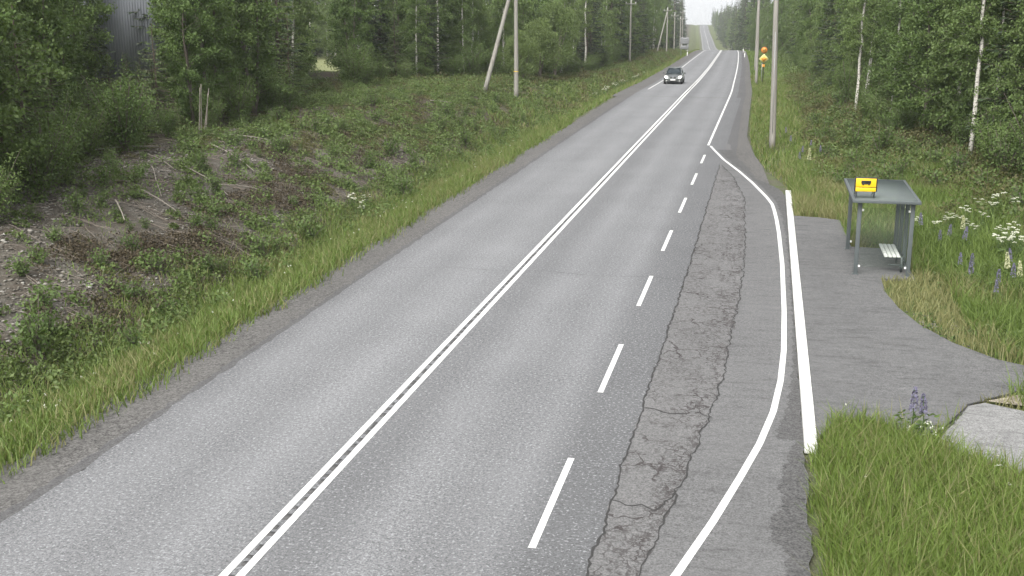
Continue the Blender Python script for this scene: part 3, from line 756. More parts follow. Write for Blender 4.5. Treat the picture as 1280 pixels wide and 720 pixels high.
def deciduous(seed, h, r0, cb, Rmax, nlimb, nleaf, ls, bark, leaf, droop=.5, up=45, lean=.04, stems=1, wig=.06, spread=.34):
    """cb: fraction of the height where the crown starts"""
    rg = np.random.default_rng(seed); tb = MB(); lb = MB(); LP = []
    for st in range(stems):
        tp = trunk_path(rg, h * rg.uniform(.85, 1), lean if st == 0 else rg.uniform(.10, .2), wig)
        if st: tp[:, :2] += rg.normal(size=2) * .12
        n = len(tp); tt = np.linspace(0, 1, n)
        tb.tube(tp, r0 * (1 - tt) ** .75 * (1 if st == 0 else .7) + .012, 8)
        nl = nlimb // stems
        for i in range(nl):
            f = cb + (0.99 - cb) * (i + rg.random()) / nl
            p0 = np.array([np.interp(f, tt, tp[:, k]) for k in range(3)])
            az = i * 2.39996 + rg.uniform(-.5, .5)
            k = (f - cb) / (1 - cb); prof = (np.sin(pi * min(1, k * .82 + .16)) ** .8) * .95 + .08
            L = Rmax * prof * rg.uniform(.6, 1.15)
            el = radians(up + 25 * k + rg.uniform(-14, 14)); m = 6
            s = np.linspace(0, 1, m)
            zz = L * (np.sin(el) * s - droop * s ** 2.2)
            rr = L * np.cos(el) * s * (1 + .1 * s)
            bend = rg.normal(size=m) * .05 * L * s
            pp = p0 + np.stack([np.cos(az) * rr - np.sin(az) * bend, np.sin(az) * rr + np.cos(az) * bend, zz], -1)
            rl = max(.008, r0 * .26 * (1 - f * .75))
            lb.tube(pp, rl * (1 - .85 * s) + .004, 5, False)
            nt_ = int(4 + L * 3.2)
            for q in range(nt_):
                sq = rg.uniform(.22, 1.0) ** .8
                c = np.array([np.interp(sq, s, pp[:, k2]) for k2 in range(3)])
                d = rg.normal(size=3) * np.array([1, 1, .45]); d /= np.linalg.norm(d)
                tl = spread * rg.uniform(.5, 1.6)
                LP.append((c, d, tl))
    per = max(3, int(nleaf / len(LP)))
    c = np.array([x[0] for x in LP]); d = np.array([x[1] for x in LP]); tl = np.array([x[2] for x in LP])
    keep = rg.random(len(c)) < .9
    c, d, tl = c[keep], d[keep], tl[keep]
    # twig: leaves strung along a short drooping line, so clumps and gaps form
    t = rg.random((len(c), per)) ** .8
    P = c[:, None] + d[:, None] * (tl[:, None] * t)[..., None] + rg.normal(size=(len(c), per, 3)) * .11 * (spread / .34)
    P[..., 2] -= (tl[:, None] * t ** 2) * droop * 1.1
    P = P.reshape(-1, 3); P = P[P[:, 2] > .15]
    s_ = ls * rg.uniform(.65, 1.35, len(P))
    V, F = leaf_geo(P, s_, s_ * .62, rg, droop=.6)
    return tb.mesh('trunk', M[bark], True), lb.mesh('limbs', M['limb'], True), mesh_np('crown', V, F, M[leaf])

def conifer(seed, h, r0, R, cb, whorl, nbr, mat, bark, tw=.34, bright=None, dens=1.0, sag=.28):
    rg = np.random.default_rng(seed); tb = MB()
    tp = trunk_path(rg, h, .01, .015); tt = np.linspace(0, 1, len(tp))
    tb.tube(tp, r0 * (1 - tt) ** .9 + .01, 8)
    VP, TP, LL = [], [], []
    z = cb * h
    while z < h * .985:
        f = z / h; nb = max(3, int(nbr * (1 - .45 * f)))
        for i in range(nb):
            az = rg.uniform(0, 2 * pi); L = R * ((1 - f) ** .85 * .95 + .05) * rg.uniform(.6, 1.15)
            if cb > 0 and f < cb + .1: L *= .7
            p0 = np.array([np.interp(f, tt, tp[:, 0]), np.interp(f, tt, tp[:, 1]), z + rg.uniform(-.1, .1)])
            s = np.linspace(0, 1, 6)
            el = .55 * f ** 1.5 - .12
            zz = L * (el * s - sag * s + (sag * .85) * s ** 2.2)
            dr = np.array([cos(az), sin(az), 0])
            pp = p0 + dr * (L * s)[:, None] + np.array([0, 0, 1.]) * zz[:, None]
            if L > .5: tb.tube(pp, .016 * L * (1 - .8 * s) + .004, 4, False)
            side = np.array([-sin(az), cos(az), 0])
            k = max(4, int(L * 15 * dens))
            q = rg.uniform(.12, 1.0, k)
            c = np.stack([np.interp(q, s, pp[:, a]) for a in range(3)], -1)
            sg = rg.choice([-1, 1], k)
            T = dr * rg.uniform(.35, 1.1, k)[:, None] + side * (sg * rg.uniform(.3, 1.1, k) * (1.15 - q * .75))[:, None]
            T[:, 2] += rg.uniform(-.55, .12, k)
            T /= np.linalg.norm(T, axis=1)[:, None]
            ll = tw * rg.uniform(.6, 1.3, k) * min(1, .45 + L * .35)
            VP.append(c + T * (ll * .45)[:, None]); TP.append(T); LL.append(ll)
        z += whorl * rg.uniform(.7, 1.3) * (1.15 - .5 * f)
    P = np.concatenate(VP); T = np.concatenate(TP); Ls = np.concatenate(LL)
    Nn = rg.normal(size=P.shape) * .55 + np.array([0, 0, 1.])
    V, F = leaf_geo(P, Ls, Ls * .30, rg, T, Nn)
    return tb.mesh('trunk', M[bark], True), mesh_np('crown', V, F, M[mat])

def dome_willow(seed, h, R, nleaf, ls):
    rg = np.random.default_rng(seed); tb = MB()
    for i in range(5):
        a = rg.uniform(0, 2 * pi); s = np.linspace(0, 1, 6); L = h * .7
        tb.tube(np.stack([np.cos(a) * s ** 1.4 * R * .5, np.sin(a) * s ** 1.4 * R * .5, s * L - .2 * (s == 0)], -1), .07 * (1 - .8 * s) + .008, 5, False)
    lob = []
    for i in range(34):
        a = rg.uniform(0, 2 * pi); e = rg.uniform(-.75, 1.45)
        lob.append((np.array([cos(a) * cos(e) * R * .68, sin(a) * cos(e) * R * .68, h * .52 + sin(e) * h * .38]), rg.uniform(.28, .45) * R))
    k = rg.integers(0, len(lob), nleaf); c = np.array([l[0] for l in lob])[k]; r = np.array([l[1] for l in lob])[k]
    d = rg.normal(size=(nleaf, 3)); d /= np.linalg.norm(d, axis=1)[:, None]
    P = c + d * (r * rg.random(nleaf) ** .3)[:, None] * np.array([1, 1, 1.1])
    P = P[P[:, 2] > .2]; d = rg.normal(size=P.shape) * .5; d[:, 2] += .35
    out = P - np.array([0, 0, h * .45]); out /= np.linalg.norm(out, axis=1)[:, None]
    s_ = ls * rg.uniform(.6, 1.3, len(P))
    V, F = leaf_geo(P, s_, s_ * .42, rg, T=d + out * .6, N=None)
    return tb.mesh('trunk', M['bark'], True), mesh_np('crown', V, F, M['willow'])

def bush(seed, h, R, nst, nleaf, ls, leaf, bark='bark'):
    rg = np.random.default_rng(seed); tb = MB(); Q = []
    for i in range(nst):
        a = rg.uniform(0, 2 * pi); s = np.linspace(0, 1, 5); L = h * rg.uniform(.55, 1.0); o = R * rg.uniform(.25, 1)
        pp = np.stack([np.cos(a) * o * s ** 1.3, np.sin(a) * o * s ** 1.3, L * s - .1 * (s == 0)], -1)
        tb.tube(pp, .014 * (1 - .8 * s) * (h / 1.2) ** .5 + .003, 4, False)
        n = nleaf // nst; q = rg.uniform(.15, 1, n) ** .8
        Q.append(np.stack([np.interp(q, s, pp[:, k]) for k in range(3)], -1) + rg.normal(size=(n, 3)) * .10 * h ** .6)
    P = np.concatenate(Q); P = P[P[:, 2] > .03]; s_ = ls * rg.uniform(.6, 1.4, len(P))
    N = rg.normal(size=P.shape) * .6; N[:, 2] += .8
    V, F = leaf_geo(P, s_, s_ * .55, rg, N=N)
    return tb.mesh('stems', M[bark], True), mesh_np('foliage', V, F, M[leaf])

PR = {
 'birch': [deciduous(s, h, .085, cb, 2.1, 52, 16000, .115, 'birch_bark', 'birch_leaf', .6, 36, .04) for s, h, cb in ((1, 9.5, .06), (2, 10.5, .10), (3, 8.5, .05))],
 'tall_birch': [deciduous(s, h, .095, cb, 2.1, 42, 12000, .12, 'birch_bark', 'birch_leaf', .5, 45, .012) for s, h, cb in ((4, 12, .36), (5, 12.5, .28))],
 'alder': [deciduous(s, h, .085, cb, 2.1, 54, 16000, .125, 'bark', 'alder_leaf', .28, 38, .04, st) for s, h, cb, st in ((6, 9, .04, 1), (7, 8.5, .07, 2), (8, 7.5, .04, 2))],
 'spruce': [conifer(s, h, .12, R, cb, .24, 9, 'spruce', 'bark_brown', .33, dens=1.5) for s, h, R, cb in ((9, 10.5, 2.2, .02), (10, 9, 1.9, .02), (11, 11.5, 2.3, .04))],
 'young_spruce': [conifer(s, h, .07, R, .02, .22, 8, 'young_spruce', 'bark_brown', .27, dens=1.7) for s, h, R in ((12, 5.0, 1.5), (13, 3.8, 1.3), (14, 6.2, 1.6))],
 'pine': [conifer(s, h, .14, 1.9, cb, .38, 6, 'pine', 'bark_brown', .40, sag=-.05) for s, h, cb in ((15, 11, .22), (16, 10, .15))],
 'willow': [dome_willow(17, 5.2, 1.9, 13000, .16), dome_willow(18, 6.4, 2.3, 15000, .16)],
 'bush': [bush(s, h, R, 26, int(n * 1.7), .088, lf) for s, h, R, n, lf in ((19, 2.2, 1.2, 2600, 'alder_leaf'), (20, 1.7, 1.0, 2000, 'birch_leaf'), (21, 2.8, 1.3, 3000, 'alder_leaf'))],
 'sapling': [bush(s, h, R, 12, n, .085, 'sapling') for s, h, R, n in ((22, .8, .45, 420), (23, .6, .5, 380), (24, 1.1, .5, 520), (25, .55, .38, 260))],
 'far_birch': [deciduous(s, h, .15, .1, 2.7, 40, 2600, .34, 'birch_bark', 'birch_leaf', .4, 45, .03, spread=.5) for s, h in ((26, 16), (27, 18))],
 'far_spruce': [conifer(s, h, .2, 2.6, .05, .6, 7, 'spruce', 'bark_brown', .8, dens=.55) for s, h in ((28, 19), (29, 22))],
}
CAT = dict(birch='birch', tall_birch='birch', alder='alder tree', spruce='spruce', young_spruce='young spruce', pine='pine', willow='willow', bush='bush', sapling='sapling', far_birch='birch', far_spruce='spruce')
NAME = dict(birch='birch_tree', tall_birch='birch_tree', alder='alder_tree', spruce='spruce_tree', young_spruce='young_spruce', pine='pine_tree', willow='round_willow', bush='bush', sapling='sapling', far_birch='birch_tree', far_spruce='spruce_tree')
rt = np.random.default_rng(77)
def plant(kind, x, y, label, group=None, sc=None, v=None, rz=None, tilt=.02, zs=1.0, dz=0.0):
    pr = PR[kind]; me = pr[int(rt.integers(len(pr))) if v is None else v]
    sc = rt.uniform(.85, 1.15) if sc is None else sc
    r = empty(NAME[kind], (x, y, float(terrain(x, y)) - .02 + dz), rt.uniform(0, 2 * pi) if rz is None else rz, (sc, sc, sc * zs), rt.normal() * tilt, rt.normal() * tilt)
    tag(r, label, CAT[kind], group)
    for m in me: link(m.name.split('.')[0], m, r)
    return r

# --- the damp summer air: one even box of haze round the whole scene
hz = MB(); hz.box((-40, 760, 3), (2400, 1640, 52)); hzo = tag(hz.build('haze', None), kind='stuff')
hm = bpy.data.materials.new('haze'); hm.use_nodes = True; ht = hm.node_tree; ht.nodes.clear()
ho = ht.nodes.new('ShaderNodeOutputMaterial'); hv = ht.nodes.new('ShaderNodeVolumePrincipled')
hv.inputs['Color'].default_value = (.93, .95, .97, 1); hv.inputs['Density'].default_value = .00036; hv.inputs['Anisotropy'].default_value = .2
ht.links.new(hv.outputs[0], ho.inputs['Volume']); hzo.data.materials.append(hm)

# --- forest edges. The edge line in metres: (x, y)
LE = np.array([(-20.5, 22), (-21.2, 28), (-24, 36), (-25, 43), (-25.2, 52), (-25.6, 60), (-27.5, 69), (-27.5, 77), (-25.8, 86), (-24.0, 94), (-21.6, 104), (-20.8, 115), (-20.3, 135), (-20.4, 170), (-21.2, 220), (-23.5, 270), (-27, 330)])
RE = np.array([(10.5, 38), (9.9, 45), (9.3, 51), (8.3, 58), (6.9, 66), (6.3, 74), (6.6, 82), (6.2, 95), (5.6, 113), (5.0, 140), (4.6, 169), (3.0, 200), (1.2, 240), (-1.5, 280), (-5, 330)])
def le(y): return np.interp(y, LE[:, 1], LE[:, 0])
def re_(y): return np.interp(y, RE[:, 1], RE[:, 0])
placed = []
def hand(side, kind, x, y, label, **k):
    placed.append((x, y)); return plant(kind, x, y, label, k.pop('group', None), **k)

# individual trees one can point at
hand('r', 'tall_birch', 5.3, 73.5, 'slim white birch trunk standing alone at the right forest edge', v=1, sc=.9, rz=1.0)
hand('r', 'tall_birch', 6.0, 77.0, 'thin pale birch just behind the lone white trunk, nearer one of a pair', v=0, sc=.7, rz=2.0)
hand('r', 'tall_birch', 6.4, 79.6, 'thin pale birch just behind the lone white trunk, farther one of a pair', v=0, sc=.72, rz=4.0)
hand('r', 'alder', 7.5, 58.4, 'forked grey trunk alder in the middle of the right forest edge', v=1, sc=1.05)
hand('r', 'tall_birch', 8.3, 50.6, 'tall birch with a clear white trunk, right of the forked alder', v=1, sc=.95, rz=.4)
hand('r', 'birch', 9.25, 51.5, 'grey stemmed birch close beside the clear white trunk', v=1, sc=.85)
hand('r', 'tall_birch', 10.9, 55.5, 'white birch trunk high up near the right edge of the picture', v=0, sc=1.0)
hand('r', 'birch', 9.9, 47.5, 'leafy birch leaning out at the right edge of the picture', v=2, sc=.85)
hand('l', 'tall_birch', -28.2, 79.4, 'leaning birch with a bare white trunk before the bright meadow', v=0, sc=.95, tilt=.05)
hand('l', 'tall_birch', -30.0, 68.5, 'thin birch with peeling trunk left of the bright meadow', v=1, sc=.85)
hand('l', 'tall_birch', -26.2, 92.2, 'birch with a straight mottled trunk between meadow and braced pole', v=1, sc=.95)
hand('l', 'tall_birch', -24.7, 97.0, 'white birch trunk just left of the leaning brace pole', v=0, sc=.85)
hand('l', 'tall_birch', -20.6, 126.5, 'short white trunk birch right of the round willows', v=0, sc=.8)
hand('l', 'tall_birch', -20.0, 131.0, 'tall white trunk birch right of the round willows', v=1, sc=1.05)
hand('l', 'alder', -32.6, 50.0, 'leafy alder half covering the left part of the grey hall', v=0, sc=.72)
hand('l', 'birch', -60.4, 150.0, 'birch closing the wood just behind the bright meadow', v=1, sc=1.5)
hand('l', 'willow', -19.6, 94.5, 'smallest round willow, just right of the braced pole', v=0, sc=.78)
hand('l', 'willow', -19.4, 101.0, 'middle round willow of the three right of the braced pole', v=0, sc=1.0)
hand('l', 'willow', -19.6, 109.5, 'tallest round willow of the three right of the braced pole', v=1, sc=1.08)
hand('l', 'young_spruce', -26.9, 83.5, 'bushy dark young spruce between the bright meadow and the braced pole', v=0, sc=.95)
hand('l', 'young_spruce', -25.6, 60.5, 'dark green young spruce left of the meadow at the bank top', v=2, sc=.8)
hand('l', 'young_spruce', -25.9, 46.5, 'young spruce beside the thin bare trunks above the fallen logs', v=0, sc=.9)
hand('l', 'young_spruce', -22.6, 31.3, 'young spruce at the near left forest corner', v=2, sc=.8)
hand('l', 'young_spruce', -24.5, 36.8, 'young spruce left of the fallen grey pole', v=0, sc=.85)

LAND = {'l': [(40, 'by the grey hall'), (57, 'right of the grey hall'), (80, 'left of the bright meadow'), (93, 'right of the meadow'), (118, 'behind the round willows'), (158, 'left of the first crossarm pole'), (215, 'between the crossarm poles'), (340, 'past the second braced pole')],
        'r': [(50, 'by the right picture edge'), (57, 'behind the clear white trunk'), (66, 'behind the forked alder'), (80, 'by the lone white trunk'), (118, 'behind the near utility pole'), (170, 'behind the speed limit sign'), (340, 'along the far right verge')]}
def zone(side, y):
    for lim, n in LAND[side]:
        if y < lim: return n
    return LAND[side][-1][1]
KINDN = dict(birch='leafy birch', tall_birch='pale birch', alder='dense green alder', spruce='dark spruce', young_spruce='young spruce', pine='tall pine', bush='low bush')
ORD = 'first second third fourth fifth sixth seventh eighth ninth tenth eleventh twelfth thirteenth fourteenth fifteenth sixteenth seventeenth eighteenth nineteenth twentieth'.split()
auto = []
TRK = [(8.3, 50.6), (5.3, 73.5), (7.5, 58.4)]
WIL = [(-19.6, 94.5), (-19.4, 101.0), (-19.6, 109.5)]
def hall_gap(x, y):      # keep the grey hall and the meadow in sight
    r = x / y; m = (1.7 / y if y > 33 else 0)
    return (-.602 - m < r < -.558 + m and 36 < y < 69)
def meadow_gap(x, y):
    r = x / y
    m = .5 / y
    return (-.408 - m < r < -.374 + m and 60 < y < 112)
def fill(side):
    for t in range(16000):
        y = 26 + 300 * rt.random() ** 1.75 if side == 'l' else 38 + 290 * rt.random() ** 1.75
        depth = rt.random() ** 1.3 * (17 if side == 'l' else 13)
        x = le(y) - depth if side == 'l' else re_(y) + depth
        if side == 'l' and x < -.74 * y - 3: continue
        if side == 'r' and x > .215 * y + 2.0: continue
        dmin = (1.75 if y < 70 else 2.2 if y < 120 else 3.2 if y < 200 else 4.5) * (1 + .035 * depth)
        if any((x - a) ** 2 + (y - b) ** 2 < dmin * dmin for a, b in placed): continue
        if side == 'l' and any(abs(x / y - a / b) < 2.6 / b and y < b + 2.5 for a, b in WIL): continue
        if side == 'r' and any(abs(x / y - a / b) < 1.1 / b and y < b + 1 for a, b in TRK): continue
        q = rt.random(); front = depth < 2.4
        if side == 'l':
            if y < 62: kind = ('young_spruce' if q < .46 else 'alder' if q < .78 else 'spruce' if q < .86 else 'birch') if front else ('spruce' if q < .25 else 'alder' if q < .78 else 'birch')
            elif y < 125: kind = 'birch' if q < .36 else 'spruce' if q < .52 else 'alder' if q < .88 else 'pine'
            elif y < 175: kind = 'spruce' if q < .55 else 'birch' if q < .8 else 'pine'
            else: kind = 'birch' if q < .5 else 'spruce' if q < .8 else 'alder'
        else:
            kind = 'alder' if q < .52 else 'birch' if q < .84 else 'spruce' if q < .92 else 'young_spruce'
        if side == 'l' and hall_gap(x, y):
            if q < .4 or y > 52: continue
            kind = 'young_spruce'; sc = .42
        elif side == 'l' and meadow_gap(x, y):
            continue
        else: sc = None
        if kind == 'young_spruce' and sc is None: sc = rt.uniform(.75, 1.2)
        if sc is None and y > 150: sc = rt.uniform(1.15, 1.45)
        placed.append((x, y)); auto.append([side, kind, x, y, depth, sc, front])
fill('l'); fill('r')
for k in range(60):       # the wood behind the meadow and behind the hall
    y = rt.uniform(146, 185); x = -y * (rt.uniform(.355, .425) if k % 2 else rt.uniform(.31, .6))
    if any((x - a) ** 2 + (y - b) ** 2 < 9 for a, b in placed): continue
    placed.append((x, y)); auto.append(['l', 'birch' if rt.random() < .6 else 'spruce', x, y, 20, 1.2, False])
# low bushes closing the forest foot
for side in 'lr':
    for t in range(2600):
        y = 27 + 150 * rt.random() ** 1.6; y = max(y, 40) if side == 'r' else y
        d = rt.uniform(-1.3, 2.6); x = le(y) - d if side == 'l' else re_(y) + d
        if (side == 'l' and (x < -.74 * y - 2 or meadow_gap(x, y) or (hall_gap(x, y) and y > 45))) or (side == 'r' and x > .215 * y + 1): continue
        if side == 'l' and any(abs(x / y - a / b) < 2.2 / b and y < b + 2 for a, b in WIL): continue
        dm = 1.6 if y < 70 else 1.9 if y < 110 else 2.6
        if any((x - a) ** 2 + (y - b) ** 2 < dm * dm for s_, k_, a, b, *_ in auto if k_ == 'bush'): continue
        if side == 'r' and any(abs(x / y - a / b) < .8 / b and y < b + 1 for a, b in TRK): continue
        if any((x - a) ** 2 + (y - b) ** 2 < .5 for a, b in placed): continue
        auto.append([side, 'bush', x, y, d, rt.uniform(.6, 1.2), d < 1.6])
from collections import defaultdict
fronts = defaultdict(list)
for a in auto:
    if a[6]: fronts[(a[0], a[1], zone(a[0], a[3]))].append(a)
lab = {}
for (side, kind, zn), L in fronts.items():
    L.sort(key=lambda a: a[2] / a[3])
    for i, a in enumerate(L):
        pos = 'alone' if len(L) == 1 else ORD[i] + ' from left' if i < 20 else 'farther along'
        lab[id(a)] = f"{KINDN[kind]} in front row {zn}, {pos}"
for a in auto:
    side, kind, x, y, d, sc, fr = a
    sd = 'left' if side == 'l' else 'right'
    if fr: plant(kind, x, y, lab[id(a)], f"{sd} forest front row", sc)
    else: plant(kind, x, y, f"{KINDN[kind]} in the crowded back rows of the {sd} forest", f"{KINDN[kind]} back rows, {sd} forest", sc)

# far forest on both sides of the road beyond the crest
for t in range(700):
    y = 340 + 860 * rt.random(); side = rt.choice([-1, 1]); cx = float(road_x(y))
    u = side * (rt.uniform(8.5, 12) if rt.random() < .55 else rt.uniform(11, 38))
    if side < 0: u -= 5.5 + 5 * float(sm(500, 900, y))
    if side > 0 and y > 900: u += 0
    x = cx + u
    if any((x - a) ** 2 + (y - b) ** 2 < 26 for a, b in placed): continue
    px = x / y
    if not (-.145 < px < -.003): continue      # nothing of it is seen outside this gap
    placed.append((x, y))
    kind = 'far_spruce' if rt.random() < (.7 if side < 0 else .35) else 'far_birch'
    sd = 'left' if side < 0 else 'right'
    plant(kind, x, y, f"distant {'dark spruce' if kind == 'far_spruce' else 'green birch'} beyond the crest, {sd} of the far road", f"distant {CAT[kind]} trees {sd} of the far road", rt.uniform(1.0, 1.35) * (1 - (.30 if side > 0 else .38) * float(sm(780, 1100, y))))

# saplings and shoots on the cut bank
SPOTS = [(-14.82, 20.94, 1.25, 'on the lower bank near the left picture edge'), (-16.13, 23.28, 1.0, 'above the lower clump at the left picture edge'), (-19.36, 29.68, .8, 'alone on bare stones left of the fallen sticks'), (-20.6, 33.27, .95, 'below the fallen grey log under the spruces'),
 (-15.81, 27.48, 1.0, 'just below the dark heather patch'), (-14.76, 31.7, 1.25, 'bright and bushy above the verge right of the heather'), (-15.92, 37.66, .8, 'on the bank above the white flowering bush'), (-21.19, 46.94, 1.0, 'beside the pale stones at the upper bank'), (-22.46, 70.38, 1.2, 'at the bank top below the meadow'),
 (-17.54, 75.81, 1.3, 'in front of the braced pole foot'), (-17.47, 24.39, .9, 'among the grey rubble at the left edge'), (-14.2, 25.2, 1.0, 'at the lower bank edge beside the verge'), (-16.9, 33.4, 1.0, 'right of the dark heather patch'), (-18.2, 36.3, .9, 'above the heather, near two crossed sticks'),
 (-19.3, 40.2, 1.0, 'beside the longest fallen pole'), (-21.6, 41.0, 1.1, 'uphill of the longest fallen pole'), (-14.3, 35.0, 1.1, 'in the ditch left of the white flowering bush'), (-13.9, 44.0, 1.1, 'in the ditch beyond the white flowering bush'), (-16.5, 50.0, 1.2, 'halfway up the overgrown middle bank'), (-19.5, 57.0, 1.2, 'at the top of the overgrown middle bank'),
 (-22.9, 52.5, 1.1, 'under the dark young spruce at the bank top'), (-15.0, 58.0, 1.2, 'low on the far bank by the ditch'), (-17.8, 64.5, 1.2, 'on the far bank below the leaning brace'), (-21.5, 62.5, 1.3, 'upper far bank left of the brace pole'), (-23.3, 38.3, .9, 'at the foot of the spruces by the fallen log'), (-15.3, 22.0, .8, 'small, among stones low on the near bank'),
 (-18.5, 27.2, .75, 'small, in rubble above the heather'), (-17.0, 21.8, .8, 'at the left picture edge above the clump'), (-13.6, 29.2, .9, 'at the verge edge below the heather'), (-13.4, 22.5, .8, 'at the verge edge on the near left')]
for x, y, s, t in SPOTS: plant('sapling', x, y, 'green leafy sapling ' + t, 'saplings on the cut bank', s * 1.05, tilt=.06)
for k in range(150):
    y = rt.uniform(19, 72); x = rt.uniform(le(y) + 1.0, -13.6)
    if x < -.74 * y or any((x - a) ** 2 + (y - b) ** 2 < 1.0 for a, b, *_ in SPOTS): continue
    plant('sapling', x, y, 'tiny green shoot scattered over the stony cut bank', 'tiny shoots on the cut bank', rt.uniform(.35, .95), tilt=.06)
for k in range(110):
    y = rt.uniform(44, 110); x = rt.uniform(2.8, 8.5)
    if x > re_(y) - .3 or any((x - a) ** 2 + (y - b) ** 2 < 2 for a, b in placed): continue
    plant('sapling', x, y, 'low leafy shoot in the scrub on the right bank', 'shoots on the right bank', rt.uniform(.7, 1.5), tilt=.06)
for k, (x, y) in enumerate([(-29.6, 51.5), (-31.4, 53.5), (-33.6, 57.0), (-32.4, 58.5), (-35.3, 60.2), (-36.3, 62.3), (-34.2, 61.0), (-37.2, 65.0), (-30.7, 55.0)]):
    plant('young_spruce', x, y, 'small spruce in the low gap before the grey hall', 'small spruces before the grey hall', .62 if k % 2 else .5, v=k % 2)
RS = [(5.2, 47.5, 1.3, 'on the grassy bank beyond the shelter'), (6.3, 44.0, 1.4, 'behind the shelter roof'), (7.6, 42.0, 1.5, 'above the white flowers behind the shelter'), (6.7, 50.0, 1.4, 'low on the bank below the forked alder'), (5.2, 56.0, 1.3, 'on the heathy bank right of the utility pole'),
      (8.6, 45.0, 1.6, 'bright green at the forest foot on the right'), (4.4, 63.0, 1.2, 'on the bank below the lone white trunk'), (8.0, 38.0, 1.5, 'above the lupins at the right picture edge')]
for x, y, s, t in RS: plant('sapling', x, y, 'green leafy sapling ' + t, 'saplings on the right bank', s, tilt=.05)

# ------------------------------------------------------------------ grey hall and white shed behind the left trees
def hall():
    x0, x1, y0, y1, hgt = -66.0, -39.1, 70.0, 92.0, 11.0; zb = 1.6
    r = empty('metal_hall', (x0 + (x1 - x0) / 2, y0, zb)); tag(r, 'tall grey metal-clad hall glimpsed between the left trees', 'building')
    W2 = (x1 - x0) / 2
    b = MB(); b.box((0, 11, hgt / 2), (2 * W2, 22, hgt)); b.build('wall', M['clad'], r)
    rf = MB(); rf.add([(-W2 - .3, -.3, hgt + .003), (W2 + .3, -.3, hgt + .003), (W2 + .3, 22.3, hgt + .003), (-W2 - .3, 22.3, hgt + .003), (-W2 - .3, 11, hgt + 2), (W2 + .3, 11, hgt + 2)], [(0, 1, 5, 4), (2, 3, 4, 5), (0, 4, 3), (1, 2, 5), (3, 2, 1, 0)])
    rf.build('roof', M['alu'], r)
    pl = MB(); pl.box((0, -.05, .3), (2 * W2 + .1, .1, .6)); pl.build('plinth', M['dark_post'], r)
hall()
def shed():
    r = empty('white_shed', (-40.5, 56.0, 1.6), .35); tag(r, 'white-walled shed hidden behind trees at the far left', 'building')
    b = MB(); b.box((0, 2.5, 2.2), (7, 5, 4.4)); b.build('wall', M['white'], r)
    rf = MB(); rf.add([(-3.8, -.4, 4.3), (3.8, -.4, 4.3), (3.8, 2.5, 5.9), (-3.8, 2.5, 5.9), (3.8, 5.4, 4.3), (-3.8, 5.4, 4.3), (-3.8, -.4, 4.45), (3.8, -.4, 4.45), (3.8, 2.5, 6.05), (-3.8, 2.5, 6.05), (3.8, 5.4, 4.45), (-3.8, 5.4, 4.45)],
        [(6, 7, 8, 9), (9, 8, 10, 11), (0, 3, 2, 1), (3, 5, 4, 2), (0, 1, 7, 6), (5, 11, 10, 4), (0, 6, 9, 3), (3, 9, 11, 5), (1, 2, 8, 7), (2, 4, 10, 8)])
    rf.build('roof', M['dark_post'], r)
    wn = MB(); wn.box((-1.2, -.02, 2.6), (1.1, .06, 1.2)); wf = wn.build('window', M['car_glass'], r)
    dr = MB(); dr.box((1.6, -.02, 1.1), (1.0, .06, 2.1)); dr.build('door', M['alu'], r)
shed()

# ------------------------------------------------------------------ utility poles
def pole(x, y, h, label, r0=.15, arm=False, brace=None, tilt=(0, 0), group='wooden utility poles', arm_dz=.55, arm_rz=0.0, bracket=False, bands=False):
    z = float(terrain(x, y)) - .1
    r = empty('utility_pole', (x, y, z), 0, 1, tilt[0], tilt[1]); tag(r, label, 'utility pole', group)
    n = 14; zz = np.linspace(0, h, n); a = MB()
    a.tube(np.column_stack([np.sin(zz * .7) * .012, np.cos(zz * .5) * .012, zz]), np.linspace(r0, r0 * .68, n), 12)
    a.build('pole', M['pole'], r, True)
    cp = MB(); cp.tube([(0, 0, h + .004), (0, 0, h + .03), (0, 0, h + .12)], [r0 * .78, r0 * .74, .02], 12); cp.build('cap', M['galv'], r)
    if arm:
        b = MB(); b.box((0, -r0 - .04, h - arm_dz), (1.5, .09, .11), 0); ar = b.build('crossarm', M['pole'], r); ar.rotation_euler = (0, 0, arm_rz)
        for k in (-.65, 0, .65):
            i = MB(); i.tube([(k, -r0 - .04, h - arm_dz + .05), (k, -r0 - .04, h - arm_dz + .12), (k, -r0 - .04, h - arm_dz + .2), (k, -r0 - .04, h - arm_dz + .27)], [.02, .055, .06, .02], 8); o = i.build('insulator', M['ceramic'], ar)
    if brace:
        bx, by = brace; bz = float(terrain(bx, by)) - .3 - z
        c = MB(); p0 = np.array([bx - x, by - y, bz]); p1 = np.array([(bx - x) * .035, (by - y) * .035, h * .92]); t = np.linspace(0, 1, 8)[:, None]
        c.tube(p0 * (1 - t) + p1 * t, np.linspace(r0 * .95, r0 * .7, 8), 10); c.build('brace', M['pole'], r, True)
    if bracket:
        d = MB(); d.tube([(-.12, -.1, h - 1.62), (-.22, -.12, h - 1.9), (-.33, -.12, h - 1.55), (-.45, -.12, h - .9)], .022, 6); d.build('bracket', M['galv'], r)
        d = MB(); d.tube([(.0, -r0 - .012, 1.0), (.0, -r0 - .01, 3.0), (0, -r0 * .9, 6.0)], .014, 6); d.build('earth_wire', M['galv'], r)
    if bands:
        d = MB(); d.tube([(0, 0, 2.0), (0, 0, 2.045)], r0 * 1.0 + .002, 12); d.build('marker_band', M['yellow'], r)
    return r
pole(.42, 60.67, 9.4, 'thick weathered wooden pole nearest the bus shelter on the right', .165, tilt=(0, -.022), bracket=True)
pole(-1.0, 112.0, 10.2, 'slim wooden pole directly behind the speed limit sign', .14, tilt=(0, -.01))
pole(-1.5, 146.0, 10.5, 'slim wooden pole left of the speed limit sign', .14)
